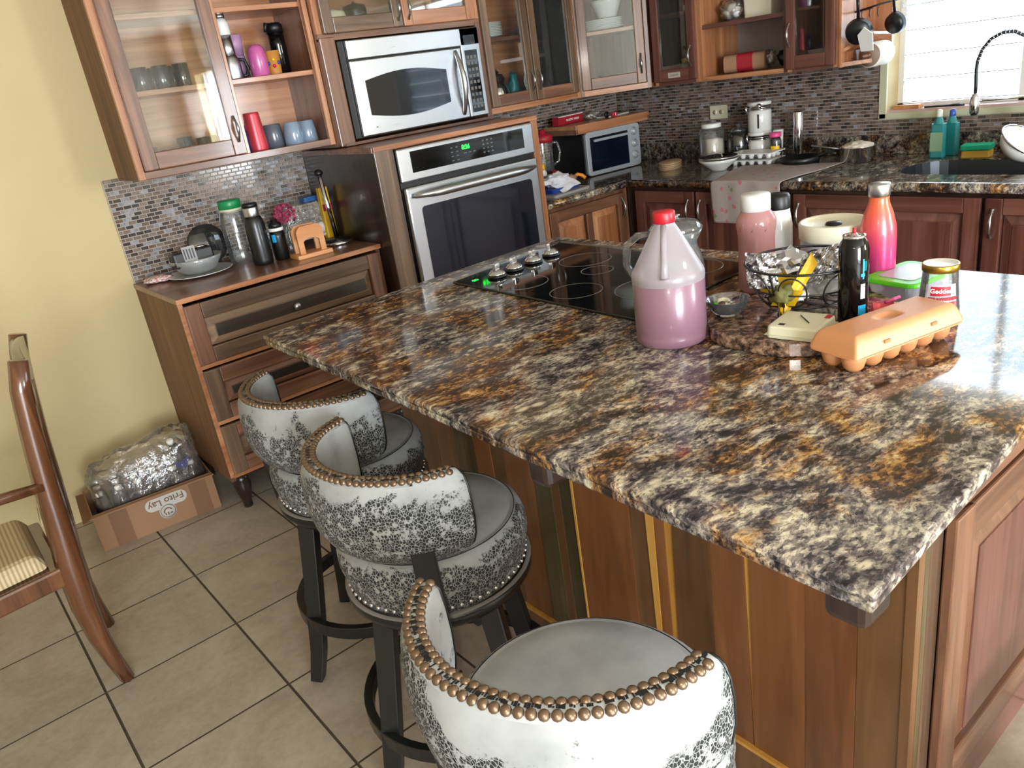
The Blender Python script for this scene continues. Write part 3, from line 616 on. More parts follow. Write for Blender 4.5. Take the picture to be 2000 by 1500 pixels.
for u0, u1, h in ((.07, .455, 'r'), (.470, .86, 'l'), (1.005, 1.775, 'l'), (1.79, 2.45, 'l'), (2.465, 3.15, 'r')):
    panel_front(BBs, u0, u1, .13, .872, 'door', ('mahogany_z', 'mahogany_x', 'mahogany_z', 'mahogany_z'), 0., .06, hs=h, hz=.78)
    if u0 > .9 and u0 < 1.1: pass
b = MB(); b.box(.745, .768, -.026, -.022, .13, .872); put('edge_strip', b, 'cedar_z', BBs, label='light wood strip')
WT = thing('countertop', 'L-shaped dark granite countertop with raised back edge, around the sink', 'countertop', (3.155, 2.941, KZ - .04))
b = MB(); SX0, SX1, SY0, SY1 = 3.31, 3.66, .72, 1.62   # sink opening
for x0, x1, y0, y1 in ((2.573, XB - .007, 2.941, YA - .007), (3.155, XB - .007, SY1, 2.941), (3.155, SX0, SY0, SY1), (SX1, XB - .007, SY0, SY1), (3.155, XB - .007, -.25, SY0)):
    b.box(x0, x1, y0, y1, KZ - .04, KZ)
put('slab', b, 'granite_dark', WT, world=True)
b = MB(); b.box(XB - .027, XB - .007, -.25, YA - .007, KZ, 1.020); structure('trim_2', b, 'granite_dark', bevel=.002)
b = MB(); b.box(2.573, XB - .027, YA - .027, YA - .007, KZ, 1.020); structure('trim_3', b, 'granite_dark', bevel=.002)
b = MB(); b.tube([(2.573, 2.941, KZ - .02), (3.150, 2.941, KZ - .02)], .02, 10); b.tube([(3.155, 2.945, KZ - .02), (3.155, -.25, KZ - .02)], .02, 10); put('bullnose_edge', b, 'granite_gold', WT, world=True)
SK = thing('sink', 'oval-ended stainless steel undermount sink below the window', 'sink', (3.485, 1.17, KZ - .2))
b = MB(); P0 = rrect(SX0 + .005, SX1 - .005, SY0 + .005, SY1 - .005, .14, 6); P1 = rrect(SX0 + .03, SX1 - .03, SY0 + .03, SY1 - .03, .12, 6); nP = len(P0)
b._add([(x, y, KZ - .003) for x, y in P0] + [(x, y, KZ - .19) for x, y in P1], [(i, (i + 1) % nP, nP + (i + 1) % nP, nP + i) for i in range(nP)] + [tuple(range(nP, 2 * nP))]); put('basin', b, 'sink_steel', SK, world=True, solid=.003)
for cx, cy, a in ((SX1, SY1, 0), (SX0, SY1, PI / 2), (SX0, SY0, PI), (SX1, SY0, 1.5 * PI)):   # granite corner fillets around the bowl
    b = MB(); r = .14; ox, oy = cx - r * math.copysign(1, cx - 3.48), cy - r * math.copysign(1, cy - 1.17)
    P = [(cx, cy)] + [(ox + r * math.cos(a + PI / 2 * i / 6), oy + r * math.sin(a + PI / 2 * i / 6)) for i in range(7)]; b.prism(P, KZ - .04, KZ); put('corner_fillet', b, 'granite_dark', WT, world=True)

# ------------------------------------------------------------------ island
ZI = .952
IS = thing('island_cabinet', 'kitchen island base clad in vertical planks of brown, olive and yellow wood', 'cabinet', (1.12, .46, 0))
xp = 1.100; y0i, y1i = .462, 2.08
b = MB(); b.box(xp + .016, 1.90, y0i + .016, y1i, .0, .9195); put('body', b, 'dark_panel', IS, world=True)
pl = [  # y at bottom, y at top, of successive seams running away from the corner, with the plank beyond
    (.4625, .4625, 'brown_plank'), (.560, .560, 'red_plank'), (.663, .663, 'heart_wood'), (.785, .785, 'sap_wood'), (.787, .803, 'red_plank'),
    (.880, .880, 'brown_plank'), (.985, .975, 'sap_wood'), (1.000, 1.003, 'heart_wood'), (1.032, 1.030, 'sap_wood'), (1.045, 1.062, 'brown_plank'), (1.105, 1.105, 'heart_wood'),
    (1.290, 1.290, 'sap_wood'), (1.296, 1.302, 'olive_plank'), (1.345, 1.345, 'brown_plank'), (1.375, 1.375, 'olive_plank'), (1.44, 1.44, 'red_plank'), (1.56, 1.56, 'brown_plank'), (1.62, 1.62, 'heart_wood'), (1.70, 1.70, 'olive_plank'), (1.80, 1.80, 'red_plank'), (1.90, 1.90, 'brown_plank'), (2.08, 2.08, None)]
for i in range(len(pl) - 1):
    a0, a1, m = pl[i]; c0, c1, _ = pl[i + 1]; g = .0006; pr = .0012 * (i % 3)
    b = MB(); X0, X1 = xp - pr, xp + .016
    b._add([(X0, a0 + g, .095), (X1, a0 + g, .095), (X1, c0 - g, .095), (X0, c0 - g, .095), (X0, a1 + g, .9195), (X1, a1 + g, .9195), (X1, c1 - g, .9195), (X0, c1 - g, .9195)],
           [(0, 1, 2, 3), (4, 7, 6, 5), (0, 4, 5, 1), (1, 5, 6, 2), (2, 6, 7, 3), (3, 7, 4, 0)]); put('plank', b, m, IS, world=True)
b = MB(); b.box(xp - .012, xp + .016, y0i - .002, y1i, .0, .094); b.mi = 1; b.box(xp - .0125, xp - .001, y0i - .002, y1i, .086, .095); put('skirting', b, ['brown_plank', 'sap_wood'], IS, world=True)
for i, (a, c, m) in enumerate(((xp - .002, xp + .020, 'brown_plank'), (xp + .021, xp + .038, 'olive_plank'), (xp + .039, 1.183, 'greyoak_z'))):
    b = MB(); b.box(a, c, y0i - .002, y0i + .016, .0, .9195); put('plank', b, m, IS, world=True)
b = MB(); b.box(1.76, 1.90, y0i, y0i + .016, 0, .9195); put('plank', b, 'mahogany_z', IS, world=True)
IE = thing('island_door', 'reddish panelled door on the near end of the island', 'cabinet', (1.185, y0i - .001, 0))
panel_front(IE, 0, .57, .13, .770, 'door', ('walnut_z', 'walnut_x', 'walnut_z', 'mahogany_z'), 0., .07)
b = MB(); b.box(0, .57, -.022, -.001, .785, .89); put('drawer_front', b, 'walnut_x', IE, bevel=.004)
b = MB(); b.box(0, .57, -.008, -.001, .0, .125); put('plinth', b, 'mahogany_x', IE)
def corbel(y, w_=.056):
    q = MB(); q.prism([(.765, y), (.765, y + w_), (.835, y + w_), (.835, y)], .842, .9195, 0); put('corbel', q, 'dark_panel', IS, world=True, bevel=.012)
corbel(.378, .060); corbel(0.964)
IT = thing('island_countertop', 'large gold, cream and black granite top of the kitchen island', 'countertop', (1.33, 1.25, .920))
Pc = [(.746, 2.152), (.712, .344), (1.98, .41), (1.95, 2.197)]
def inset(P, d):
    c = Vector((sum(p[0] for p in P) / 4, sum(p[1] for p in P) / 4)); return [(p[0] + d * math.copysign(1, c.x - p[0]), p[1] + d * math.copysign(1, c.y - p[1])) for p in P]
b = MB(); b.prism(Pc, .9375, ZI); put('upper_slab', b, 'granite_gold', IT, world=True, bevel=.005)
b = MB(); b.prism(inset(Pc, .003), .9200, .9368); put('lower_slab', b, 'granite_gold', IT, world=True, bevel=.004)

# cooktop
CT = thing('cooktop', 'black glass induction cooktop with four chrome knobs set in the island', 'cooktop', (1.59, 1.65, ZI))
b = MB(); b.prism([(1.343, 2.031), (1.318, 1.236), (1.835, 1.248), (1.858, 2.072)], ZI + .0005, ZI + .008); put('glass', b, 'black_glass', CT, world=True, bevel=.002)
b = MB(); b.prism([(1.836, 1.25), (1.846, 1.25), (1.868, 2.074), (1.858, 2.074)], ZI + .0005, ZI + .010); put('trim_strip', b, 'stainless', CT, world=True)
def flat_ring(mb, x, y, z, r, w_, seg=48):
    mb.lathe([(r - w_, .0), (r - w_, .0006), (r, .0006), (r, .0)], seg, x, y, z, cap=False)
for x, y, r in ((1.428, 1.785, .078), (1.432, 1.559, .075), (1.702, 1.794, .085), (1.539, 1.370, .105), (1.745, 1.40, .085), (1.62, 1.66, .05)):
    b = MB(); flat_ring(b, x, y, ZI + .0081, r, .0022); put('burner_ring', b, 'ring_grey', CT, world=True)
text('clock_digits', '88', .022, 'green_glow', CT, WM[CT.name].inverted() @ TM((1.385, 1.965, ZI + .0085), (.98, .15, 0), (-.15, .98, 0)), ext=.0002)
for x, y in ((1.442, 1.925), (1.522, 1.935), (1.612, 1.945), (1.704, 1.958)):
    b = MB(); b.lathe([(.030, .0), (.031, .006), (.027, .008)], 24, x, y, ZI + .008); kn = put('knob', b, 'black_plastic', CT, world=True)
    b = MB(); b.lathe([(.027, .008), (.027, .012), (.018, .021), (.011, .024)], 24, x, y, ZI + .008)
    b.box(x - .017, x + .017, y - .0055, y + .0055, ZI + .028, ZI + .052, Matrix.Rotation(.5, 3, 'Z')); put('cap', b, 'chrome', kn, world=True, bevel=.001)

# ------------------------------------------------------------------ bar stools
def rot2(a, r, z): return (r * math.cos(a), r * math.sin(a), z)
nail_top = nail_low = None
def stool(x, y, face, label):
    global nail_top, nail_low
    t = thing('bar_stool', label, 'stool', (x, y, 0), 0, 'distressed leather swivel stools along the island')
    for k in range(4):
        a = PI / 2 * k + math.radians(4); b = MB()
        b.tube([rot2(a, .160, .515), rot2(a, .186, .36), rot2(a, .214, .20), rot2(a, .235, .09), rot2(a, .262, .0)], [.033, .031, .030, .028, .025], 4, smooth=False); put('leg', b, 'black_paint', t, bevel=.003)
    b = MB(); b.lathe([(.222, .172), (.243, .172), (.243, .208), (.222, .208), (.222, .172)], 48, cap=False, smooth=False); put('foot_ring', b, 'black_paint', t, bevel=.002)
    b = MB(); b.box(-.17, .17, -.03, .03, .455, .500); b.box(-.03, .03, -.17, .17, .456, .499); put('cross_brace', b, 'black_paint', t)
    b = MB(); b.lathe([(.0, .49), (.185, .49), (.200, .497), (.214, .515), (.216, .535), (.0, .535)], 48); put('swivel_base', b, 'black_paint', t)
    b = MB(); b.lathe([(.205, .5353), (.2155, .5353), (.2155, .5365), (.205, .5365)], 48, cap=False); put('dust', b, 'dust_grey', t, label='film of grey dust on the black rim')
    b = MB(); b.lathe([(.198, .535), (.204, .55), (.209, .575), (.216, .605), (.215, .632), (.206, .652), (.196, .659)], 64, cap=False); put('seat_side', b, 'leather_seat_side', t)
    b = MB(); b.lathe([(.196, .659), (.190, .6625), (.187, .6605), (.182, .664), (.14, .669), (.07, .671), (0, .672)], 64, cap=False); put('seat', b, 'leather_plain', t)
    b = MB(); b.tube([rot2(2 * PI * k / 64, .1935, .6612) for k in range(64)], .0011, 5, closed=True); put('seam', b, 'dark_metal', t)
    N = 62
    for k in range(N):
        a = 2 * PI * k / N
        if nail_low is None: q = MB(); q.lathe([(.0052, 0), (.0046, .0026), (.0025, .0040), (0, .0044)], 8, cap=False); q.bm.transform(Matrix.Rotation(PI / 2, 4, 'Y')); o = nail_low = put('nailhead', q, 'nail_steel', t)
        else: o = nail_low.copy(); COL.objects.link(o); o.parent = t
        o.matrix_local = Matrix.Rotation(a, 4, 'Z') @ Matrix.Translation((.2045, 0, .551))
    # wrap-around back
    span = math.radians(79); A0, A1 = PI - span, PI + span
    outer = [(.207, .672), (.226, .690), (.242, .720), (.249, .760), (.249, .805), (.244, .840), (.236, .857)]
    roll = [(.236, .857), (.229, .865), (.220, .868), (.211, .866), (.204, .858)]
    inner = [(.204, .858), (.199, .82), (.197, .77), (.199, .72), (.205, .684), (.207, .672)]
    cen = Vector((.224, .77)); R = Matrix.Rotation(face, 4, 'Z')
    def sweep(prof, mat, name, sub_=None):
        n = 60; b = MB()
        def fn(u, v):
            i = v * (len(prof) - 1); k = min(int(i), len(prof) - 2); f = i - k
            p = Vector(prof[k]).lerp(Vector(prof[k + 1]), f); e = min(u, 1 - u) * n / 2.2; s = 1 if e >= 1 else .86 + .14 * math.sqrt(max(0, 1 - (1 - e) ** 2))
            p = cen + (p - cen) * s; a = A0 + (A1 - A0) * u; lift = .006 * math.cos((u - .5) * 3)
            return R @ Vector((p.x * math.cos(a), p.x * math.sin(a), p.y + (lift if p.y > .8 else 0)))
        b.grid(fn, n + 1, (len(prof) - 1) * 2 + 1); return put(name, b, mat, t)
    sweep(outer, 'leather_back', 'back_outer'); sweep(roll, 'leather_arm', 'top_roll'); sweep(inner, 'leather_arm', 'back_inner')
    for a in (A0, A1):
        b = MB(); P = outer[:-1] + roll[:-1] + inner[:-1]; pts = []
        for p in P:
            p = cen + (Vector(p) - cen) * .86; pts.append(R @ Vector((p.x * math.cos(a), p.x * math.sin(a), p.y)))
        b._add(pts, [tuple(range(len(pts)))]); e = put('end_cap', b, 'leather_arm', t)
        b = MB(); b.tube([p + (p - R @ Vector((cen.x * math.cos(a), cen.x * math.sin(a), cen.y))) * .03 for p in pts], .0022, 6, closed=True); put('piping', b, 'black_paint', e)
    b = MB(); n = 150; rnd = random.Random(int(x * 1000))
    for k in range(n):
        u = (k + .5) / n
        if not .02 < u < .98 or rnd.random() < .25: continue
        a = A0 + (A1 - A0) * u; dz = .006 * math.cos((u - .5) * 3); r = .220 + rnd.uniform(-.002, .002); w_ = rnd.uniform(.0015, .0055); da = .0042 * rnd.uniform(1.2, 3.2)
        b._add([R @ Vector(rot2(a - da, r - w_, .8690 + dz)), R @ Vector(rot2(a + da, r - w_, .8690 + dz)), R @ Vector(rot2(a + da, r + w_, .8690 + dz)), R @ Vector(rot2(a - da, r + w_, .8690 + dz))], [(0, 1, 2, 3)])
    o = put('worn_flecks', b, 'black_paint', t, label='flecks of bare black hide between the nail rows'); o['kind'] = 'stuff'
    b = MB(); b.tube([R @ Vector(rot2(A0 + (A1 - A0) * k / 40, .1985, .690)) for k in range(41)], .003, 6); put('lower_piping', b, 'black_paint', t)
    N = 40
    for row, (r, z) in enumerate(((.2295, .8645), (.2110, .8655))):
        for k in range(N):
            u = .018 + .964 * (k + (.25 if row else 0)) / N; a = A0 + (A1 - A0) * u + face; dz = .006 * math.cos((u - .5) * 3)
            if nail_top is None: q = MB(); q.lathe([(.0076, 0), (.0070, .0028), (.0045, .0052), (0, .0062)], 10, cap=False); o = nail_top = put('nailhead', q, 'nail_brass', t)
            else: o = nail_top.copy(); COL.objects.link(o); o.parent = t
            o.matrix_local = Matrix.Translation((r * math.cos(a), r * math.sin(a), z + dz)) @ Matrix.Rotation(a, 4, 'Z') @ Matrix.Rotation(.45 if row == 0 else -.25, 4, 'Y') @ Matrix.Rotation(rnd.uniform(-.2, .2), 4, 'X')
    for s in (-1, 1):
        a = PI + face + s * math.radians(52); b = MB(); b.M = Matrix.Rotation(a, 4, 'Z')
        b._add([(.196, -.024, .50), (.222, -.024, .50), (.222, .024, .50), (.196, .024, .50), (.219, -.024, .70), (.240, -.024, .73), (.240, .024, .73), (.219, .024, .70)], [(3, 2, 1, 0), (4, 5, 6, 7), (0, 1, 5, 4), (1, 2, 6, 5), (2, 3, 7, 6), (3, 0, 4, 7)])
        b.M = Matrix.Identity(4); put('back_post', b, 'black_paint', t, bevel=.003)
stool(.570, .705, math.radians(20), 'grey distressed leather bar stool nearest the viewer, its round seat top fully in view')
stool(.732, 1.365, math.radians(3), 'middle grey leather bar stool of the row, crackled black back turned to the viewer')
stool(.803, 1.895, math.radians(13), 'farthest grey leather bar stool, in front of the drawer chest')

# ------------------------------------------------------------------ wooden armchair at the left edge
AC = thing('armchair', 'brown wooden dining armchair with striped cushion, cut off by the left edge', 'chair', (-.14, 2.52, 0))
prof = [(.128, 0), (.112, .09), (.100, .18), (.096, .30), (.102, .42), (.114, .56), (.124, .70), (.138, .84), (.152, .955), (.172, 1.035)]
rad = [.020, .023, .028, .034, .038, .034, .031, .028, .026, .024]
for y in (2.35, 2.70):
    b = MB(); b.tube([(x + (.028 + .022 * min(1, z / .9) if y > 2.5 else 0), y, z) for x, z in prof], rad, 8, flat=1.); put('back_leg', b, 'chair_wood', AC, world=True)
for y in (2.30, 2.75):
    b = MB(); b.tube([(-.42, y, .44), (-.43, y, .30), (-.415, y, .12), (-.44, y, .0)], [.030, .026, .018, .020], 8); put('front_leg', b, 'chair_wood', AC, world=True)
b = MB(); b.prism([(-.46, 2.27), (.085, 2.33), (.085, 2.72), (-.46, 2.78)], .385, .445); put('seat_rail', b, 'chair_wood', AC, world=True, bevel=.008)
b = MB(); b.prism([(-.45, 2.285), (.06, 2.345), (.06, 2.705), (-.45, 2.765)], .445, .497, .03); put('seat_cushion', b, 'seat_stripe', AC, world=True, bevel=.018)
b = MB(); b.grid(lambda u, v: (.160 + .018 * v + .05 * u - .012 * math.sin(PI * u), 2.35 + .35 * u, .90 + .13 * v + .012 * math.sin(PI * u) * v), 14, 5); put('crest_rail', b, 'chair_wood', AC, world=True, solid=.024)
b = MB(); b.grid(lambda u, v: (.092 + .060 * v + .05 * u - .012 * math.sin(PI * u), 2.378 + .294 * u, .56 + .34 * v), 12, 8); put('back_pad', b, 'seat_stripe', AC, world=True, solid=.030)
b = MB(); b.grid(lambda u, v: (.105 + .02 * v + .04 * u, 2.35 + .35 * u, .51 + .045 * v), 6, 3); put('lower_rail', b, 'chair_wood', AC, world=True, solid=.022)
for y in (2.33,):
    b = MB(); b.tube([(.115, y, .69), (.0, y, .70), (-.15, y, .70), (-.30, y, .68), (-.35, y, .65)], [.014, .017, .020, .022, .018], 8); b.tube([(-.30, y, .66), (-.27, y, .56), (-.30, y, .43)], [.016, .014, .018], 8); put('arm', b, 'chair_wood', AC, world=True)

# ------------------------------------------------------------------ cardboard tray of bottles
BX = thing('cardboard_box', 'low brown cardboard tray box with upside-down white logo patch, by the yellow wall', 'box', (.270, 3.244, 0), -.0945)
L, Dp, Hb = .472, .290, .165
b = MB(); b.box(0, L, 0, .005, 0, Hb); put('side', b, 'cardboard', BX); b = MB(); b.box(0, L, Dp - .005, Dp, 0, Hb); put('side', b, 'cardboard', BX)
b = MB(); b.box(0, .005, .005, Dp - .005, 0, Hb); put('side', b, 'cardboard', BX); b = MB(); b.box(L - .005, L, .005, Dp - .005, 0, Hb); put('side', b, 'cardboard', BX)
b = MB(); b.box(.005, L - .005, .005, Dp - .005, 0, .005); put('bottom', b, 'cardboard', BX)
b = MB(); b.prism([(-.012, -.022), (L + .004, -.022), (L, .004), (0, .004)], Hb - .006, Hb - .001); put('flap', b, 'cardboard', BX); b = MB(); b.prism([(-.035, -.02), (.004, 0), (.004, Dp), (-.030, Dp)], Hb - .014, Hb - .009); put('flap', b, 'cardboard_dark', BX)
b = MB(); b.box(.055, .125, -.0012, 0, .0, Hb - .008); tp = put('tape', b, 'cardboard_dark', BX, label='darker strip of packing tape'); b = MB(); b.box(.37, .44, -.0012, 0, 0, Hb - .008); put('tape', b, 'cardboard_dark', BX, label='darker strip of packing tape')
b = MB(); pts = rrect(.190, .355, .088, .142, .026, 6); b.prism(pts, 0, .0012); b.lathe([(0, 0), (.034, 0), (.034, .0014), (0, .0014)], 24, .268, .070, 0)
b.bm.transform(Matrix(((1, 0, 0, 0), (0, 0, -1, 0), (0, 1, 0, 0), (0, 0, 0, 1)))); lg = put('logo_patch', b, 'box_white', BX, label='white printed patch')
text('lettering', 'Frito Lay', .040, 'box_print', lg, TM((.272, -.0016, .118), (-1, 0, -.05), (.05, 0, -1)), ext=.0003, bold=.0006)
q = MB(); M = Matrix(((1, 0, 0, 0), (0, 0, -1, 0), (0, 1, 0, 0), (0, 0, 0, 1)))
q.lathe([(.027, 0), (.029, 0), (.029, .0008), (.027, .0008)], 28, .268, .070, .0014, cap=False); q.lathe([(.013, 0), (.018, 0), (.018, .0008), (.013, .0008)], 20, .268, .068, .0014, .3, PI + .2, cap=False)
q.box(.254, .259, .055, .064, .0014, .0022); q.box(.264, .269, .053, .066, .0014, .0022); q.box(.274, .284, .056, .061, .0014, .0022); q.bm.transform(M); e = put('emblem', q, 'box_print', lg)
bp = [(.029, 0), (.031, .006), (.031, .05), (.0295, .06), (.031, .07), (.031, .12), (.028, .15), (.016, .183), (.0125, .19), (.0125, .205)]
bot0 = thing('water_bottle', 'empty clear plastic water bottle standing in the film-wrapped cardboard tray', 'bottle', (0, 0, 0), 0, 'clear water bottles in the cardboard tray')
b = MB(); b.lathe(bp, 14); put('body', b, 'pet_clear', bot0); b = MB(); b.lathe([(.0145, .200), (.0145, .214), (.012, .216), (0, .216)], 12); put('cap', b, 'white_plastic', bot0)
MBX = WM[BX.name]; first = True
for i in range(6):
    for j in range(3):
        p = MBX @ Vector((.055 + i * .072, .075 + j * .072, .006)); lbl = 'empty clear water bottle, %s from the left in the %s row of the cardboard tray' % (ORD[i], ('front', 'middle', 'back')[j])
        if first: bot0.location = p; bot0['label'] = lbl; first = False
        else: dup(bot0, p, 0, lbl)
p = MBX @ Vector((.405, .12, .150)); tb_ = thing('water_bottle', 'clear plastic bottle with lavender label on top of the cardboard tray', 'bottle', p, 0, None, .35, -.25)
b = MB(); b.lathe(bp, 14); put('body', b, 'clear_glass', tb_); b = MB(); b.lathe([(.0316, .065), (.0316, .112)], 20, cap=False, a0=PI, a1=2 * PI); put('paper_label', b, 'purple_print', tb_); b = MB(); b.lathe([(.0145, .200), (.0145, .214), (.012, .216), (0, .216)], 12); put('cap', b, 'white_plastic', tb_)
def film_pt(u, v):
    a = 2 * PI * u; ex = .215; ey = .118; c, s_ = math.cos(a), math.sin(a); pw = .45
    r_ = 1 if v < .55 else math.cos((v - .55) / .45 * PI / 2) ** .55
    X = .245 + ex * math.copysign(abs(c) ** pw, c) * r_; Y = .145 + ey * math.copysign(abs(s_) ** pw, s_) * r_
    Z = .02 + (.25 + .055 * (X - .1) / .4) * (v / .55 if v < .55 else 1) + (.045 * math.sin((v - .55) / .45 * PI / 2) if v > .55 else 0)
    q = noise.noise(Vector((X * 16, Y * 16, Z * 12))) * .020 + .009 * noise.noise(Vector((X * 45, Y * 45, Z * 45)))
    return (X + q * c, Y + q * s_, Z + q * (1 if v > .4 else .2))
b = MB(); b.grid(film_pt, 90, 34, closed_u=True); FW = single('plastic_wrap', b, 'film', 'crumpled clear shrink film covering the bottles in the cardboard tray', 'wrapping', (.270, 3.244, 0), -.0945)

# ------------------------------------------------------------------ small things: generic builders
def lathe_thing(name, label, cat, loc, parts, group=None, rz=0, rx=0, ry=0):
    t = thing(name, label, cat, loc, rz, group, rx, ry)
    for nm, mat, prof in parts:
        b = MB(); b.lathe(prof, 28); put(nm, b, mat, t)
    return t
# --- on the island
JG = thing('juice_jug', 'gallon plastic jug half full of pink drink with a red cap', 'jug', (1.265, 1.083, ZI))
b = MB(); b.lathe([(.070, .0), (.076, .006), (.077, .02), (.0755, .026), (.077, .032), (.077, .138), (.0755, .140), (.0, .140)], 40); put('drink', b, plain('pink_drink', '#8a6675', .28, 0, .3) and 'pink_drink', JG)
b = MB(); b.lathe([(.0772, .138), (.0778, .146), (.0776, .152), (.0745, .160), (.050, .205), (.028, .246), (.0218, .256), (.0215, .262)], 40, cap=False); put('shoulder', b, 'milky', JG, label='milky translucent shoulder')
b = MB(); b.lathe([(.0225, .260), (.0232, .262), (.0232, .281), (.0215, .284), (0, .284)], 28); put('cap', b, 'red', JG)
b = MB(); b.tube([(-.012, -.008, .256), (-.030, -.020, .225), (-.050, -.035, .188), (-.064, -.046, .158)], [.009, .007, .007, .010], 10); put('handle', b, 'milky', JG)
PT = thing('glass_pitcher', 'clear glass pitcher with a glass lid, behind the juice jug', 'pitcher', (1.400, 1.168, ZI))
b = MB(); b.lathe([(.045, 0), (.054, .004), (.060, .03), (.061, .12), (.055, .150), (.048, .168), (.047, .180), (.060, .208)], 32, cap=False); put('body', b, 'clear_glass', PT, solid=.003)
b = MB(); b.lathe([(0, .001), (.044, .001), (.050, .006), (0, .006)], 24); put('base', b, 'clear_glass', PT)
b = MB(); b.lathe([(.060, .207), (.063, .211), (.050, .226), (.024, .232), (.010, .233), (.009, .238), (.013, .242), (0, .245)], 28, cap=False); put('lid', b, 'clear_glass', PT)
d = Vector((-.45, .89, 0)); b = MB(); b.tube([d * .045 + Vector((0, 0, .198)), d * .090 + Vector((0, 0, .198)), d * .118 + Vector((0, 0, .175)), d * .122 + Vector((0, 0, .13)), d * .102 + Vector((0, 0, .09)), d * .059 + Vector((0, 0, .06))], .010, 10); put('handle', b, 'clear_glass', PT)
PB = thing('juice_bottle', 'pink juice in a clear ribbed bottle with wide white cap', 'bottle', (1.657, 1.128, ZI))
b = MB(); b.lathe([(.040, 0), (.045, .006), (.045, .06), (.044, .10), (.0445, .14), (.048, .165), (.047, .180), (.036, .197), (.033, .203)], 32, cap=False); put('body', b, 'pink_clear', PB)
b = MB(); b.lathe([(.0, .003), (.039, .003), (.0435, .008), (.0435, .09), (.0425, .135), (0.0, .136)], 32); put('drink', b, plain('pink_juice', '#b86066', .3) and 'pink_juice', PB)
for k in range(9):
    a = 2 * PI * k / 9; b = MB(); b.tube([(.046 * math.cos(a + i * .12), .046 * math.sin(a + i * .12), .155 + .01 * i) for i in range(3)], .002, 5); put('rib', b, 'pink_clear', PB)
b = MB(); b.lathe([(.034, .200), (.0355, .202), (.0355, .236), (.033, .240), (0, .240)], 32); put('cap', b, 'white_plastic', PB)
WB = lathe_thing('insulated_bottle', 'slim white bottle with a black lid, behind the foil wrappers', 'bottle', (1.802, 1.16, ZI), [('body', 'white_ceramic', [(.034, 0), (.036, .005), (.036, .13), (.030, .165), (.0295, .172)]), ('lid', 'black_plastic', [(.0305, .172), (.031, .175), (.0305, .203), (.026, .210), (0, .2105)])])
TB = thing('storage_canister', 'round clear canister with cream lid holding pale snacks', 'canister', (1.80, 1.005, ZI))
b = MB(); b.lathe([(.070, 0), (.074, .005), (.078, .112)], 36, cap=False); put('body', b, 'tub_clear', TB); b = MB(); b.lathe([(0, .003), (.068, .003), (.072, .08), (.05, .088), (0, .083)], 30); put('contents', b, 'rice', TB, label='pale snacks inside')
b = MB(); b.lathe([(.079, .108), (.081, .110), (.082, .145), (.079, .149), (.074, .146), (.070, .139), (0, .138)], 36); put('lid', b, 'cream_plastic', TB); b = MB(); b.lathe([(0.0, .138), (.020, .138), (.018, .144), (0, .145)], 20); put('vent_button', b, 'dark_metal', TB)
OB = thing('water_bottle', 'tall orange-to-magenta steel water bottle with silver cap', 'bottle', (1.768, .878, ZI))
b = MB(); b.lathe([(.036, 0), (.0395, .005), (.040, .02), (.040, .130), (.0385, .150), (.031, .180), (.0235, .200), (.0215, .212), (.0215, .218)], 36); put('body', b, 'ombre', OB)
b = MB(); b.lathe([(.0225, .217), (.0238, .219), (.0238, .243), (.0225, .246), (0, .247)], 28); put('cap', b, 'stainless', OB)
GT = thing('food_container', 'clear rectangular food tub with bright green snap lid', 'container', (1.752, .793, ZI), -.16)
b = MB(); b.prism(rrect(-.068, .068, -.052, .052, .016), 0, .006); put('bottom', b, 'tub_clear', GT); b = MB(); P0 = rrect(-.068, .068, -.052, .052, .016); P1 = rrect(-.080, .080, -.062, .062, .02); nP = len(P0)
b._add([(x, y, .003) for x, y in P0] + [(x, y, .043) for x, y in P1], [(i, (i + 1) % nP, nP + (i + 1) % nP, nP + i) for i in range(nP)]); put('body', b, 'tub_clear', GT)
b = MB(); b.prism(rrect(-.088, .088, -.068, .068, .022), .041, .051, .004); put('lid', b, 'green_lid', GT, bevel=.003); b = MB(); b.prism(rrect(-.060, .060, -.044, .044, .012), .0512, .0525, .001); put('lid_window', b, 'tub_clear', GT)
JJ = thing('jam_jar', 'tapered glass strawberry jam jar with red label and gold-rimmed lid', 'jar', (1.634, .679, ZI))
b = MB(); b.lathe([(.038, 0), (.040, .004), (.0395, .02), (.0335, .088), (.0325, .098)], 32, cap=False); put('glass', b, 'clear_glass', JJ); b = MB(); b.lathe([(.0335, .098), (.0350, .100), (.0350, .112), (.0335, .114), (.031, .113)], 32, cap=False); put('lid_rim', b, 'gold_metal', JJ)
b = MB(); b.lathe([(.0335, .1135), (.031, .1135), (.029, .112), (0, .112)], 28, cap=False); put('lid', b, 'white_plastic', JJ)
va = math.atan2(-.679, -1.634); b = MB(); b.lathe([(.0398, .022), (.0350, .076)], 24, a0=va - .75, a1=va + .95, cap=False); put('label', b, 'tub_clear', JJ)
b = MB(); b.lathe([(.0402, .018), (.0385, .040)], 20, a0=va - .5, a1=va + .95, cap=False); put('fruit_print', b, 'coral_metal', JJ); b = MB(); b.lathe([(.0372, .053), (.0354, .072)], 20, a0=va - .45, a1=va + .6, cap=False); put('name_band', b, 'red_print', JJ)
def onside(cx, r, z, ang, tilt=0.): return Matrix.Translation((0, 0, z)) @ Matrix.Rotation(ang + PI / 2, 4, 'Z') @ Matrix.Rotation(PI / 2, 4, 'X')
text('lettering', 'Geddes', .013, 'white_print', JJ, onside(0, 0, .063, va + .08), bend=.0373, bold=.0003); text('lettering', 'STRAWBERRY', .0092, 'red_print', JJ, onside(0, 0, .0465, va + .2), bend=.0390, bold=.0004)
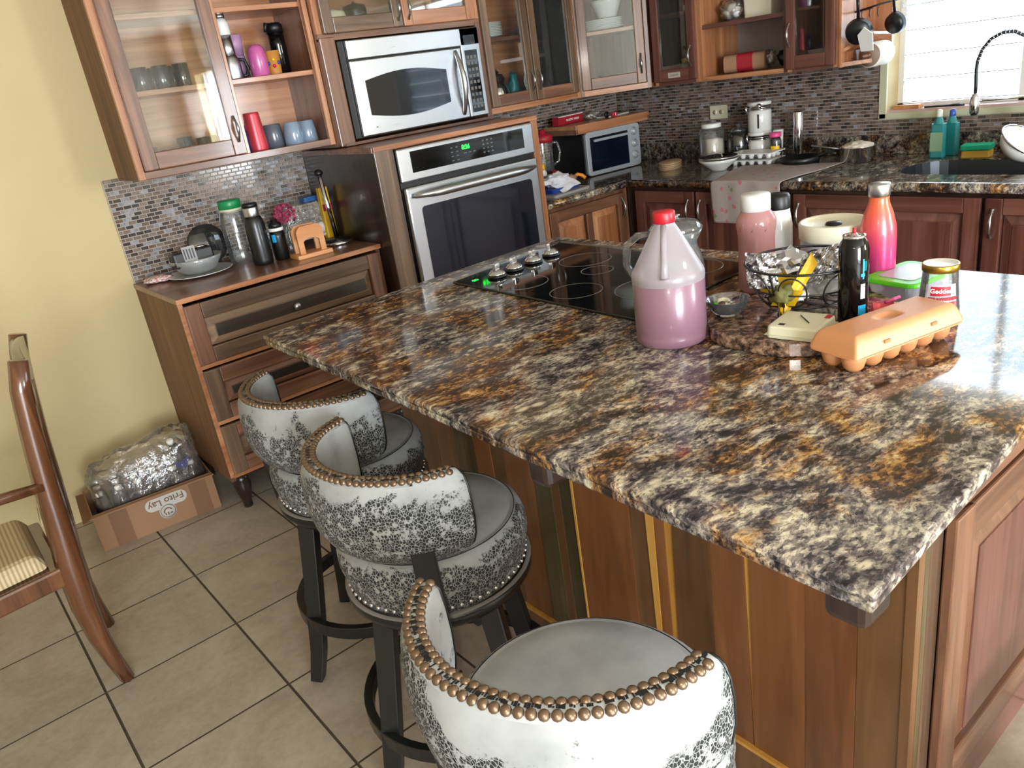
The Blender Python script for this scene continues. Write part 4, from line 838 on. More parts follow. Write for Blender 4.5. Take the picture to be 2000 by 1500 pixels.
# raised granite board
b = MB(); b.prism(rrect(1.270, 1.660, .735, 1.055, .130, 10), 0, .029); SB = single('granite_board', b, 'granite_pink', 'raised pinkish granite board on the island carrying the wire basket', 'board', (0, 0, ZI + .0005), bevel=.004)
ZS = ZI + .0298
CN = thing('aerosol_can', 'tall black aerosol can with red nozzle and small blue print, in front of the basket', 'can', (1.452, .768, ZS))
b = MB(); b.lathe([(.027, 0), (.0285, .003), (.0285, .150), (.026, .163), (.021, .172), (.020, .174)], 32); put('body', b, 'black_glass', CN); b = MB(); b.lathe([(.0205, .173), (.0215, .175), (.0212, .179), (.017, .178), (.008, .176), (.005, .182), (0, .183)], 24); put('rim', b, 'chrome', CN)
b = MB(); b.tube([(0, 0, .180), (0, 0, .192)], .0035, 8); put('nozzle', b, 'red', CN)
va = math.atan2(-.768, -1.452)
for k, (z0_, z1_, a0_, a1_) in enumerate(((.100, .106, .5, .8), (.111, .130, .74, .80), (.111, .130, .86, .92))): b = MB(); b.lathe([(.0288, z0_), (.0288, z1_)], 5, a0=va + a0_, a1=va + a1_, cap=False); put('blue_mark', b, 'sky_blue', CN)
b = MB(); b.lathe([(.0288, .095), (.0288, .135)], 8, a0=va + .62, a1=va + .74, cap=False); put('blue_stripe', b, 'sky_blue', CN)
b = MB(); b.lathe([(.0288, .022), (.0288, .042)], 10, a0=va + .35, a1=va + .95, cap=False); put('blue_panel', b, 'sky_blue', CN)
b = MB(); b.lathe([(.0288, .055), (.0288, .085)], 10, a0=va + .50, a1=va + .85, cap=False); put('white_swoosh', b, 'white_print', CN)
BK = thing('wire_basket', 'round black wire basket on three feet, filled with foil wrappers', 'basket', (1.500, .905, ZS))
def ring3(r, z, n=48): return [(r * math.cos(2 * PI * k / n), r * math.sin(2 * PI * k / n), z) for k in range(n)]
b = MB(); b.tube(ring3(.122, .104), .0028, 8, closed=True); put('rim', b, 'black_paint', BK); b = MB(); b.tube(ring3(.105, .055), .0018, 6, closed=True); put('middle_ring', b, 'black_paint', BK); b = MB(); b.tube(ring3(.085, .022), .0024, 6, closed=True); put('bottom_ring', b, 'black_paint', BK)
for k in range(4):
    a = math.radians(178 + 90 * k); b = MB(); b.tube([rot2(a, .122, .104), rot2(a, .103, .05), rot2(a, .085, .018), rot2(a, .086, .008)], .0035, 8, flat=.6); b.ball(rot2(a, .087, .0065), .0065); put('foot', b, 'black_paint', BK)
    for da, rr_ in ((-.42, .026), (.42, .026)):
        c = rot2(a + PI / 4 + da, .105, .062); b = MB(); tt = Vector((-math.sin(a + PI / 4 + da), math.cos(a + PI / 4 + da), 0)); up = Vector((math.cos(a + PI / 4 + da) * .35, math.sin(a + PI / 4 + da) * .35, .94))
        b.tube([Vector(c) + tt * rr_ * 1.1 * math.cos(2 * PI * i / 24) + up * .036 * math.sin(2 * PI * i / 24) for i in range(24)], .0018, 6, closed=True); put('scroll', b, 'black_paint', BK)
for k in range(5): b = MB(); h = math.sqrt(.085 ** 2 - (.034 * (k - 2)) ** 2); b.tube([(.034 * (k - 2), -h, .021), (.034 * (k - 2), h, .021)], .0015, 6); put('bottom_wire', b, 'black_paint', BK)
def crumple(c, sx, sy, sz, seed, rough=.35, sub=3, R=None, smooth=True):
    bm = bmesh.new(); bmesh.ops.create_icosphere(bm, subdivisions=sub, radius=1)
    for v in bm.verts:
        d = v.co.normalized(); k = 1 + rough * noise.noise(d * 2.2 + Vector((seed, 0, 0))) + rough * .8 * noise.noise(d * 6 + Vector((0, seed, 0)))
        v.co = Vector((d.x * sx, d.y * sy, d.z * sz)) * k
    if R: bm.transform(R)
    bm.transform(Matrix.Translation(c)); m = MB(); m.bm.free(); m.bm = bm
    for f in bm.faces: f.smooth = smooth
    return m
def sheet(p, ux, uy, nx, ny, seed, amp=.006, fr=40.):
    p, ux, uy = Vector(p), Vector(ux), Vector(uy); nn = ux.cross(uy).normalized(); b = MB()
    b.grid(lambda u, v: p + ux * u + uy * v + nn * (amp * 2 * noise.noise((p + ux * u + uy * v) * fr + Vector((seed, 0, 0)))) + nn * amp * 3 * math.sin(u * 3 + seed), nx, ny, smooth=False); return b
bx, by, bz = 1.500, .905, ZS
for i, (dx, dy, dz, ux, uy, mat, lab) in enumerate((
    (-.095, .075, .060, (.02, -.062, .0), (.010, .012, .075), 'foil', 'large crumpled silver wrapper standing at the left side of the wire basket'),
    (-.060, .000, .045, (.035, -.055, .02), (.028, -.022, .080), 'foil', 'crinkled silver wrapper leaning beside the upright yellow one'),
    (.010, -.020, .060, (.015, -.07, .0), (.02, .0, .062), 'foil', 'bunched silver foil behind the black aerosol can'))):
    single('foil_wrapper', sheet((bx + dx, by + dy, bz + dz), ux, uy, 24, 24, 3.1 * i, .0055, 80.), mat, lab, 'wrapper', solid=.0006)
for i, (dx, dy, dz, sx, sy, sz, mat, lab) in enumerate(((.03, .05, .085, .045, .040, .032, 'foil', 'ball of crumpled foil at the back of the wire basket'), (-.02, .055, .055, .045, .030, .022, 'yellow', 'crushed yellow packet low in the left of the basket'), (.02, -.035, .045, .05, .035, .020, 'bag_grey', 'pale grey snack bag lying in the middle of the basket'), (-.045, -.005, .040, .03, .03, .013, 'white_plastic', 'scrap of white wrapper at the bottom of the basket'))):
    single('snack_wrapper', crumple((bx + dx, by + dy, bz + dz), sx, sy, sz, i * 4.3, .4, smooth=mat != 'foil'), mat, lab, 'wrapper')
single('yellow_wrapper', sheet((bx - .1115, by - .009, bz + .030), (.004, -.014, -.022), (.092, -.020, .098), 5, 20, 9, .0016, 30.), 'yellow', 'long folded yellow wrapper crossing the basket rim', 'wrapper', solid=.0012)
single('yellow_wrapper', sheet((bx - .100, by + .020, bz + .030), (.010, -.055, .0), (.018, -.012, .03), 8, 6, 5, .003, 40.), 'yellow', 'torn yellow wrapper end with grey print at the basket front', 'wrapper', solid=.001)
GB = thing('glass_bowl', 'small clear glass bowl of coins and trinkets left of the basket', 'bowl', (1.385, 1.022, ZS))
b = MB(); b.lathe([(0, .002), (.028, .002), (.040, .016), (.047, .036), (.0485, .038), (.045, .036), (.038, .018), (.026, .006), (0, .006)], 32, cap=False); put('bowl', b, 'clear_glass', GB)
rnd = random.Random(4)
for i, (m, nm) in enumerate((('gold_metal', 'hair_clip'), ('ivory', 'roll_of_tape'), ('green_lid', 'bottle_top'), ('nail_brass', 'coin'), ('chrome', 'coin'), ('dark_metal', 'button'))):
    a = i * 1.05; x, y = 1.385 + .020 * math.cos(a), 1.022 + .020 * math.sin(a); b = MB()
    if nm == 'roll_of_tape': b.lathe([(.008, -.008), (.015, -.008), (.015, .008), (.008, .008), (.008, -.008)], 16, cap=False)
    elif nm == 'hair_clip': b.tube([(-.018, 0, 0), (-.006, .003, .004), (.006, -.003, .004), (.018, 0, 0)], .0022, 6)
    else: b.lathe([(0, 0), (.009, 0), (.009, .002), (0, .002)], 14)
    single(nm, b, m, {'hair_clip': 'gold-coloured hair clip in the glass bowl', 'roll_of_tape': 'cream roll of tape in the glass bowl', 'bottle_top': 'small green disc in the glass bowl', 'button': 'dark button in the glass bowl'}.get(nm, 'brass-coloured coin in the glass bowl' if m == 'nail_brass' else 'silver coin in the glass bowl'), nm.split('_')[-1], (x, y, ZS + .016 + .004 * i), a, None, .5 * math.sin(a * 3), .6 * math.cos(a * 2))
WX = thing('device_box', 'flat cream plastic box with red-pink sticker lying on the granite board edge', 'box', (1.345, .818, ZS), .17)
b = MB(); b.prism(rrect(-.045, .062, -.050, .055, .010), 0, .026, .003); put('case', b, 'ivory', WX, bevel=.004); b = MB(); b.box(-.047, .064, -.052, .057, .008, .0085); put('seam', b, 'cream_trim', WX)
b = MB(); b.box(.030, .052, -.046, -.034, .0262, .0266); put('pink_sticker', b, 'red_print', WX); b = MB(); b.tube([(-.01, -.02, .028), (.030, .012, .028)], .0012, 6); put('stylus', b, 'dark_metal', WX); b = MB(); b.box(-.032, -.022, .022, .034, .0262, .0265); put('grey_icon', b, 'dark_metal', WX)
CH_ = single('key_charm', crumple((1.409, .897, ZS + .052), .024, .022, .022, 7, .5), 'candy_olive', 'olive and orange patterned fabric key charm hanging on the basket front', 'charm')
b = MB(); b.box(-.003, .003, -.001, .001, -.036, 0); b.box(-.008, .008, -.001, .001, -.006, .003); K0 = single('key', b, 'gold_metal', 'brass key dangling below the fabric charm', 'key', (1.388, .893, ZS + .040), .4)
o = K0.copy(); COL.objects.link(o); o.location = (1.386, .882, ZS + .040); o['label'] = 'second key beside the brass one under the charm, tilted'; o.rotation_euler = (0, .15, 1.0)
# small red and yellow packet right of the can
b = sheet((1.492, .742, ZS + .001), (.035, -.028, .0), (.014, .014, .024), 8, 6, 3, .003, 30.); single('paper_packet', b, 'coral_metal', 'small coral-red paper packet beside the black can', 'packet', solid=.002)
b = MB(); b.tube([(1.505, .728, ZS + .030), (1.533, .712, ZS + .036)], .0035, 8); single('straw', b, 'hot_pink', 'short bright pink straw end behind the egg carton', 'straw')
b = MB(); b.prism([(1.50, .70), (1.60, .70), (1.585, .755), (1.52, .76)], 0, .004); single('sticky_note', b, plain('pale_yellow', '#cfc88a', .7) and 'pale_yellow', 'pale yellow paper slip behind the egg carton', 'paper', (0, 0, ZI + .0302))
# egg carton
EC = thing('egg_carton', 'closed peach foam egg carton lying across the front of the island top', 'carton', (1.400, .672, ZI), -.235)
ce, le = .045, .0225
for i in range(6):
    for j in (0, 1):
        b = MB(); b.lathe([(0, .0), (.011, .0005), (.018, .008), (.0215, .020), (.0232, .034)], 16, -.1125 + ce * i, -.023 + .046 * j); put('egg_cup', b, 'peach', EC)
b = MB(); b.prism(rrect(-.146, .146, -.058, .058, .018), .0335, .037); put('rim', b, 'peach', EC, bevel=.0012)
def lid_pt(u, v):
    X = -.143 + .286 * u; Y = -.055 + .110 * v; e = min(.143 - abs(X), .055 - abs(Y)); s_ = min(1, e / .021); z = .037 + .036 * (1 - (1 - s_) ** 2.2) if e > 0 else .037
    z -= .007 * math.exp(-((X / .022) ** 4 + (Y / .013) ** 4)); return (X, Y, z)
b = MB(); b.grid(lid_pt, 90, 44); ld = put('lid', b, 'peach', EC)
for x in (-.062, .062):
    b = MB(); b.box(x - .007, x + .007, -.0535, -.050, .048, .054); put('latch', b, plain('peach_dark', '#c07f4e', .5) and 'peach_dark', ld)

# --- on the drawer chest
ZD = .938
PL = lathe_thing('plate', 'large white oval plate under the glass bowl on the chest', 'plate', (1.000, 3.425, ZD), [('plate', 'white_ceramic', [(0, .004), (.09, .004), (.135, .013), (.138, .016), (.134, .016), (.09, .008), (0, .008)])])
CB = thing('glass_bowl', 'cut glass bowl holding a small black radio, on the white plate', 'bowl', (1.000, 3.43, ZD + .0085))
b = MB(); b.lathe([(0, .0), (.05, .0), (.075, .015), (.10, .05), (.108, .068), (.104, .068), (.095, .05), (.07, .02), (0, .006)], 30, cap=False); put('bowl', b, 'cut_glass', CB)
RD = thing('radio', 'small black and silver radio lying in the glass bowl', 'radio', (.985, 3.42, ZD + .045), .05, None, -.12)
b = MB(); b.box(-.085, .085, -.035, .035, 0, .065); put('case', b, 'black_plastic', RD, bevel=.008); b = MB(); b.box(-.045, .010, -.0375, -.035, .008, .082); gr = put('speaker_grille', b, 'bag_grey', RD)
for k in range(4): b = MB(); b.box(-.040 + k * .012, -.034 + k * .012, -.0385, -.0375, .030, .072); put('slot', b, 'dark_metal', gr)
b = MB(); b.lathe([(0, 0), (.034, 0), (.036, .006), (0, .010)], 24, .045, 0, .066); put('round_top', b, 'chrome', RD)
single('cotton_cloth', crumple((.848, 3.50, ZD + .014), .060, .055, .014, 5, .3), 'red_check', 'folded red and white checked cloth at the wall end of the chest', 'cloth')
GJ = thing('glass_jar', 'tall clear plastic jar with bright green screw lid', 'jar', (1.202, 3.434, ZD))
b = MB(); b.lathe([(.050, 0), (.056, .006), (.057, .04), (.054, .05), (.057, .06), (.057, .20), (.050, .225), (.043, .236)], 30, cap=False); put('body', b, 'clear_glass', GJ); b = MB(); b.lathe([(.046, .238), (.048, .240), (.048, .270), (.045, .274), (0, .274)], 30); put('lid', b, 'dark_green_lid', GJ); b = MB(); b.lathe([(.044, .222), (.0465, .224), (.0465, .238), (.044, .239)], 30, cap=False); put('neck_ring', b, 'ivory', GJ)
lathe_thing('flask', 'taller black vacuum flask with steel and black cap', 'flask', (1.228, 3.273, ZD), [('body', 'black_paint', [(.038, 0), (.041, .004), (.042, .02), (.042, .175), (.036, .195), (.031, .205)]), ('steel_neck', 'stainless', [(.0305, .205), (.0315, .208), (.0315, .240), (.030, .243)]), ('cap', 'black_plastic', [(.0315, .243), (.0315, .254), (.028, .260), (0, .260)])])
FB = lathe_thing('flask', 'shorter black flask with a pale band and blue emblem', 'flask', (1.312, 3.268, ZD), [('body', 'black_paint', [(.028, 0), (.031, .004), (.032, .10), (.031, .125)]), ('pale_band', 'white_plastic', [(.0315, .125), (.032, .127), (.032, .136), (.031, .138)]), ('cap', 'black_plastic', [(.029, .138), (.028, .155), (.015, .162), (.014, .174), (0, .175)])])
b = MB(); a = math.atan2(-3.2, -1.3) - .55; b.lathe([(.0325, .080), (.0325, .112)], 6, a0=a - .3, a1=a + .3, cap=False); put('emblem', b, 'sky_blue', FB)
NH = thing('napkin_holder', 'orange-tan wooden napkin holder with two arched sides', 'holder', (1.408, 3.180, ZD), -.05)
b = MB(); b.box(-.080, .080, -.050, .050, 0, .018); put('base', b, 'bamboo', NH, bevel=.003)
for y in (-.034, .022):
    P = [(-.058, .018), (-.058, .112), (-.050, .126), (-.036, .132), (.036, .132), (.050, .126), (.058, .112), (.058, .018), (.038, .018), (.038, .060)] + [(.024 * math.cos(a), .072 + .018 * math.sin(a)) for a in [i * PI / 8 for i in range(9)]] + [(-.038, .060), (-.038, .018)]
    # side built of straight legs and an arch panel
    b = MB(); n_ = 13
    for i in range(n_ - 1):
        for X0, X1, in ((0, 0),):
            pass
    def prof_top(x): return .134 if abs(x) < .036 else .134 - .022 * ((abs(x) - .036) / .024) ** 2
    def prof_bot(x): return .018 if abs(x) > .036 else (.066 + .014 * math.sqrt(max(0, 1 - (x / .036) ** 2)))
    xs = [-.060, -.052, -.044, -.0361, -.0359, -.027, -.014, 0, .014, .027, .0359, .0361, .044, .052, .060]
    vs = []; fs = []
    for x in xs: vs += [(x, y, prof_bot(x)), (x, y + .012, prof_bot(x)), (x, y + .012, prof_top(x)), (x, y, prof_top(x))]
    for i in range(len(xs) - 1):
        for k in range(4): fs.append((4 * i + k, 4 * i + (k + 1) % 4, 4 * i + 4 + (k + 1) % 4, 4 * i + 4 + k))
    fs += [(0, 1, 2, 3), tuple(4 * (len(xs) - 1) + k for k in range(4))]; b._add(vs, fs); put('arched_side', b, 'bamboo', NH, bevel=.0025)
b = MB(); b.box(-.012, .012, -.020, .020, .018, .10); put('napkins', b, 'paper_white', NH) if False else b.bm.free()
TS = thing('towel_stand', 'upright chrome paper towel stand with heavy round black base, beside the oven tower', 'stand', (1.592, 3.285, ZD))
b = MB(); b.lathe([(.066, 0), (.070, .004), (.070, .012), (.060, .020), (0, .022)], 32); put('base', b, 'chrome', TS); b = MB(); b.lathe([(.0, .020), (.064, .020), (.062, .024), (0, .025)], 32); put('pad', b, 'black_plastic', TS)
b = MB(); b.tube([(0, 0, .024), (-.018, 0, .305)], .0105, 14); put('rod', b, 'chrome', TS); b = MB(); b.ball((-.019, 0, .318), .020, 16, 10, .8); put('finial', b, 'dark_metal', TS)
b = MB(); b.prism(rrect(-.028, .028, -.020, .020, .008), 0, .245, .006); SBx = single('snack_tube', b, 'yellow', 'upright yellow carton behind the paper towel stand', 'carton', (1.625, 3.400, ZD)); b = MB(); b.box(-.022, .022, -.0215, -.019, .14, .17); o = put('red_print', b, 'red_print', SBx)
FV = thing('artificial_flower', 'wine-pink artificial flower head in a slim glass vase behind the flasks', 'flower', (1.415, 3.385, ZD))
b = MB(); b.lathe([(.020, 0), (.024, .01), (.018, .07), (.012, .10), (.014, .11)], 16, cap=False); put('vase', b, 'clear_glass', FV); b = MB(); b.tube([(0, 0, .01), (0, 0, .15)], .002, 6); put('stem', b, 'leaf_green', FV)
rnd = random.Random(12); q = MB()
for k in range(95):
    th = rnd.uniform(0, 2 * PI); ph = math.acos(rnd.uniform(-.6, 1)); d = Vector((math.sin(ph) * math.cos(th), math.sin(ph) * math.sin(th), math.cos(ph))); c = Vector((0, 0, .165)) + d * .040
    a_ = d.orthogonal().normalized(); b_ = d.cross(a_); R_q = rnd.uniform(0, 6); a2 = a_ * math.cos(R_q) + b_ * math.sin(R_q); b2 = d.cross(a2)
    q._add([c - a2 * .010, c + d * .012 - b2 * .008, c + a2 * .010 + d * .006, c + d * .014 + b2 * .008], [(0, 1, 2), (0, 2, 3)])
o = put('petals', q, 'wine_flower', FV); o['kind'] = 'stuff'
# cake boxes / trays stack
DT = thing('serving_tray', 'lower white rectangular serving tray on the chest, against the tower', 'tray', (1.545, 3.475, ZD + .0), -.03)
b = MB(); b.prism(rrect(-.10, .105, -.07, .07, .02), .03, .042, -.012); put('tray', b, 'white_ceramic', DT)
for x in (-.07, .07):
    for y in (-.05, .05): b = MB(); b.tube([(x, y, 0), (x, y, .031)], .005, 6); put('foot', b, 'chrome', DT)
b = MB(); b.ball((1.590, 3.42, ZD + .068), .024, 14, 10, 1.15); single('egg', b, 'white_ceramic', 'white egg on the tray beside the flower', 'egg')
DC = thing('clear_clamshell', 'clear plastic clamshell box resting on the white tray', 'container', (1.530, 3.49, ZD + .085), -.03)
b = MB(); b.prism(rrect(-.10, .10, -.06, .06, .02), 0, .045, .008); put('lower_half', b, 'film', DC); b = MB(); b.prism(rrect(-.105, .105, -.064, .064, .02), .046, .10, .02); put('lid', b, 'film', DC)
b = MB(); b.prism(rrect(-.04, .04, -.03, .03, .01), 0, .02, .004); single('blue_tub', b, 'blue_cover', 'flat blue plastic tub on top of the clear clamshell', 'tub', (1.60, 3.50, ZD + .187))
b = MB(); b.prism(rrect(-.06, .06, -.035, .035, .01), .045, .075, .01); single('white_dish', b, 'white_ceramic', 'narrow white dish beneath the clamshell by the flower', 'dish', (1.475, 3.545, ZD - .045)) if False else b.bm.free()
b = MB(); b.lathe([(0, 0), (.085, 0), (.088, .004), (.080, .010), (.02, .020), (0, .022)], 30); single('pot_cover', b, 'smoke_glass', 'round smoky glass pot cover leaning on the mosaic behind the green-lidded jar', 'cover', (1.115, 3.585, ZD + .095), 0, None, 1.38)

# --- in the upper left cabinet
ZL, ZU = 1.361 + .0225, 1.361 + .3165
def cup(label, x, y, z, r0, r1, h, mat, handle=0, group=None, name='mug', cat='mug'):
    t = thing(name, label, cat, (x, y, z), 0, group); b = MB(); b.lathe([(r0 - .002, 0), (r0, .003), ((r0 + r1) / 2 + .001, h * .55), (r1, h - .004), (r1 - .003, h), (0, h)], 26); put('body', b, mat, t)
    if handle: a = handle; d = Vector((math.cos(a), math.sin(a), 0)); b = MB(); b.tube([d * (r0 * .95) + Vector((0, 0, h * .22)), d * (r0 + .022) + Vector((0, 0, h * .25)), d * (r0 + .028) + Vector((0, 0, h * .5)), d * (r0 + .018) + Vector((0, 0, h * .78)), d * (r1 * .95) + Vector((0, 0, h * .82))], .005, 8); put('handle', b, mat, t)
    return t
cup('pale blue mug upside down next to the dark grey mug', 1.548, 3.39, ZL, .044, .034, .098, 'blue_ceramic'); cup('pale blue mug upside down at the right end of the shelf', 1.632, 3.42, ZL, .042, .033, .094, 'blue_ceramic')
cup('dark grey mug with its handle to the left', 1.478, 3.44, ZL, .042, .038, .100, 'grey_ceramic', PI * 1.02)
TMB = thing('tumbler', 'coral-red ribbed tumbler upside down on the lower cup shelf', 'tumbler', (1.395, 3.43, ZL)); b = MB(); b.lathe([(.043, 0)] + [(.043 - .010 * k / 24 + (.0010 if k % 2 else 0), .006 + .150 * k / 24) for k in range(25)] + [(.031, .160), (0, .160)], 28); put('body', b, 'coral_metal', TMB)
NB = lathe_thing('glass_bottle', 'small dark blue bottle with straw beside the cabinet door', 'bottle', (1.328, 3.40, ZL), [('body', 'navy', [(.020, 0), (.022, .004), (.022, .085), (.015, .098)]), ('cap', 'navy', [(.016, .098), (.016, .112), (0, .113)])]); b = MB(); b.tube([(.0, 0, .11), (-.008, 0, .185)], .003, 6); put('straw', b, 'navy', NB)
M1 = lathe_thing('steel_mug', 'brushed steel travel mug at the bottom of the left stack', 'mug', (1.352, 3.40, ZU), [('body', 'stainless', [(.040, 0), (.041, .004), (.041, .055), (.036, .080), (.030, .095)])]); b = MB(); b.tube([(.038, 0, .075), (.062, 0, .072), (.072, 0, .04), (.060, 0, .012), (.040, 0, .010)], .007, 8); put('handle', b, 'black_plastic', M1)
lathe_thing('steel_tumbler', 'small steel tumbler in the middle of the left stack', 'tumbler', (1.352, 3.40, ZU + .0955), [('body', 'stainless', [(.028, 0), (.030, .003), (.028, .072), (0, .073)])])
lathe_thing('white_tumbler', 'white tumbler with a dark steel base on top of the left stack', 'tumbler', (1.352, 3.40, ZU + .169), [('body', 'white_plastic', [(.029, 0), (.031, .003), (.030, .045), (.022, .062)]), ('steel_end', 'stainless', [(.022, .062), (.022, .080), (0, .081)])])
lathe_thing('lilac_cup', 'tall lilac plastic cup standing on an upturned cup behind', 'cup', (1.430, 3.50, ZU), [('lower_cup', 'lilac_plastic', [(.036, 0), (.030, .09), (.028, .095), (0, .095)]), ('upper_cup', 'lilac_plastic', [(.028, .096), (.036, .175), (.034, .176), (.026, .10)])])
lathe_thing('pink_bottle', 'rounded magenta-pink cup upside down on the middle shelf', 'cup', (1.462, 3.375, ZU), [('body', 'pink_plastic', [(.036, 0), (.038, .003), (.037, .08), (.032, .108), (.020, .122), (0, .124)])])
AMB = lathe_thing('amber_cup', 'amber plastic cup with coloured dots', 'cup', (1.532, 3.385, ZU), [('body', 'amber_plastic', [(.026, 0), (.027, .003), (.033, .090), (.035, .092), (.033, .093), (.030, .086), (0, .080)])])
for k, (m, da, dz) in enumerate((('yellow', 0, .058), ('royal_blue', -.75, .045), ('royal_blue', .75, .045), ('red', 0, .033))):
    b = MB(); a = -PI / 2 - .35 + da; b.ball((.0295 * math.cos(a), .0295 * math.sin(a), dz), .008, 8, 6); put('dot', b, m, AMB)
PPk = lathe_thing('shaker', 'tall black shaker bottle at the right of the middle shelf', 'bottle', (1.600, 3.45, ZU), [('body', 'black_glass', [(.030, 0), (.033, .004), (.035, .12), (.034, .165)]), ('lid', 'black_plastic', [(.036, .165), (.036, .195), (.026, .205), (0, .206)])]); b = MB(); b.tube([(-.02, -.02, .195), (-.05, -.03, .20), (-.055, -.03, .17)], .008, 8); put('spout', b, 'black_plastic', PPk)
gl0 = None; gp = [(.026, 0), (.028, .002), (.031, .085), (.030, .085), (.027, .006), (0, .005)]
for x in (.905, .985, 1.065, 1.145):
    for y in (3.40, 3.50):
        if gl0 is None: b = MB(); b.lathe(gp, 20, cap=False); gl0 = single('drinking_glass', b, 'clear_glass', 'clear drinking glass leftmost in the front row on the upper shelf behind the door', 'glass', (x, y, ZU), 0, 'glasses on the upper shelf of the left cabinet')
        else: o = gl0.copy(); COL.objects.link(o); o.location = (x, y, ZU); o['label'] = 'clear glass %s from the left, %s row, upper shelf behind the door' % (ORD[round((x - .905) / .08)], 'front' if y < 3.45 else 'back')
lowg = ['short clear glass at the front left of the bottom shelf behind the cabinet door', 'short clear glass second from the left in front on the bottom shelf', 'tallest clear glass in the front row of the bottom shelf behind the door', 'clear glass at the right end of the front row, bottom shelf behind the door', 'clear glass at the back left of the bottom shelf behind the door', 'clear glass at the back right of the bottom shelf behind the door']
for i, (x, y, s_) in enumerate(((.925, 3.39, .8), (1.005, 3.39, .85), (1.09, 3.42, 1.25), (1.165, 3.42, 1.1), (.97, 3.50, 1.0), (1.22, 3.50, 1.1))):
    o = gl0.copy(); COL.objects.link(o); o.location = (x, y, ZL); o.scale = (1, 1, s_); o['label'] = lowg[i]; o['group'] = 'glasses on the bottom of the left cabinet'
# things above the microwave, glimpsed through the glass
for x, m, h, lab in ((1.88, 'ivory', .10, 'squat ivory jar behind the left door above the microwave'), (1.99, 'dark_metal', .12, 'dark pot behind the left door above the microwave'), (2.30, 'bag_grey', .09, 'grey bowl behind the right door above the microwave')):
    lathe_thing('kitchen_jar' if m == 'ivory' else ('cooking_pot' if m == 'dark_metal' else 'mixing_bowl'), lab, 'jar' if m == 'ivory' else ('pot' if m == 'dark_metal' else 'bowl'), (x, 3.42, 1.345 + .4555), [('body', m, [(.035, 0), (.05, .01), (.055, h * .8), (.05, h), (.01, h + .01), (0, h + .02)])])
# --- upper right cabinet
ZU2 = 1.361 + .3555
pl0 = None
for k in range(9):
    if pl0 is None: b = MB(); b.lathe([(0, .002), (.06, .002), (.105, .010), (.110, .014), (.104, .013), (.06, .006), (0, .006)], 30, cap=False); pl0 = single('plate', b, 'white_ceramic', 'bottom white plate of the stack behind the tall left glass door', 'plate', (2.72, 3.45, ZU2), 0, 'plates in the right wall cabinet')
    else: o = pl0.copy(); COL.objects.link(o); o.location = (2.72, 3.45, ZU2 + .0075 * k); o['label'] = ('%s white plate from the bottom, stack behind the tall left glass door' % ORD[k])
for k, (x, y) in enumerate(((3.03, 3.46), (3.03, 3.46), (3.03, 3.46))):
    o = pl0.copy(); COL.objects.link(o); o.location = (x, y, ZU2 + .009 * k); o['label'] = '%s white saucer of the low stack behind the second tall glass door' % ('bottom', 'middle', 'top')[k]; o['group'] = 'saucers in the right wall cabinet'; o.scale = (.8, .8, 1)
lathe_thing('tea_pot_stand', 'small steel sugar pot with knob lid on the saucers', 'pot', (3.03, 3.46, ZU2 + .034), [('body', 'chrome', [(.03, 0), (.045, .012), (.042, .04), (.030, .05)]), ('lid', 'chrome', [(.034, .05), (.02, .062), (.008, .066), (.010, .076), (0, .080)])])
KT = lathe_thing('steel_kettle', 'polished steel kettle with black top behind the tall left glass door', 'kettle', (2.745, 3.44, ZL), [('body', 'chrome', [(.075, 0), (.082, .01), (.080, .08), (.060, .135)]), ('lid', 'black_plastic', [(.062, .135), (.050, .160), (.012, .168), (.015, .185), (0, .19)])]); b = MB(); b.tube([(-.06, -.03, .12), (-.085, -.045, .17), (-.02, -.01, .205), (.05, .02, .17)], .008, 8); put('handle', b, 'black_plastic', KT)
single('oven_mitt', crumple((2.835, 3.385, ZL + .085), .028, .022, .075, 2, .3), 'teal', 'teal oven mitt standing beside the steel kettle', 'mitt')
lathe_thing('steel_pot', 'tall shiny steel pot with knobbed lid behind the second tall glass door', 'pot', (3.055, 3.44, ZL), [('body', 'chrome', [(.080, 0), (.085, .006), (.085, .115), (.088, .118)]), ('lid', 'chrome', [(.088, .119), (.070, .135), (.02, .145), (.008, .148), (.014, .165), (0, .172)])])
# --- diagonal cabinet
DM = WM[DG.name]
for k in range(7):
    o = pl0.copy(); COL.objects.link(o); o.location = DM @ Vector((.16, .20, .3225 + .0075 * k)); o['label'] = '%s white plate from the bottom of the stack on the corner cabinet shelf' % ORD[k]; o['group'] = 'plates in the corner cabinet'
lathe_thing('white_bowl', 'deep white serving bowl on the plates in the corner cabinet', 'bowl', DM @ Vector((.185, .21, .388)), [('bowl', 'white_ceramic', [(.05, 0), (.055, .01), (.085, .075), (.088, .09), (.084, .09), (.05, .015), (0, .012)])])
gb = [DM @ Vector(p) for p in ((.10, .17, .023), (.20, .16, .023), (.28, .17, .023), (.15, .30, .023), (.25, .30, .023))]
for i, p in enumerate(gb):
    lathe_thing('glass_dish', 'clear glass dish at the %s on the bottom of the corner cabinet' % ('front left', 'front middle', 'front right', 'back left', 'back right')[i], 'dish', p, [('dish', 'clear_glass', [(.03, 0), (.035, .004), (.045, .05 + .02 * (i % 2)), (.042, .05), (.03, .008), (0, .006)])], 'glass dishes in the corner cabinet')
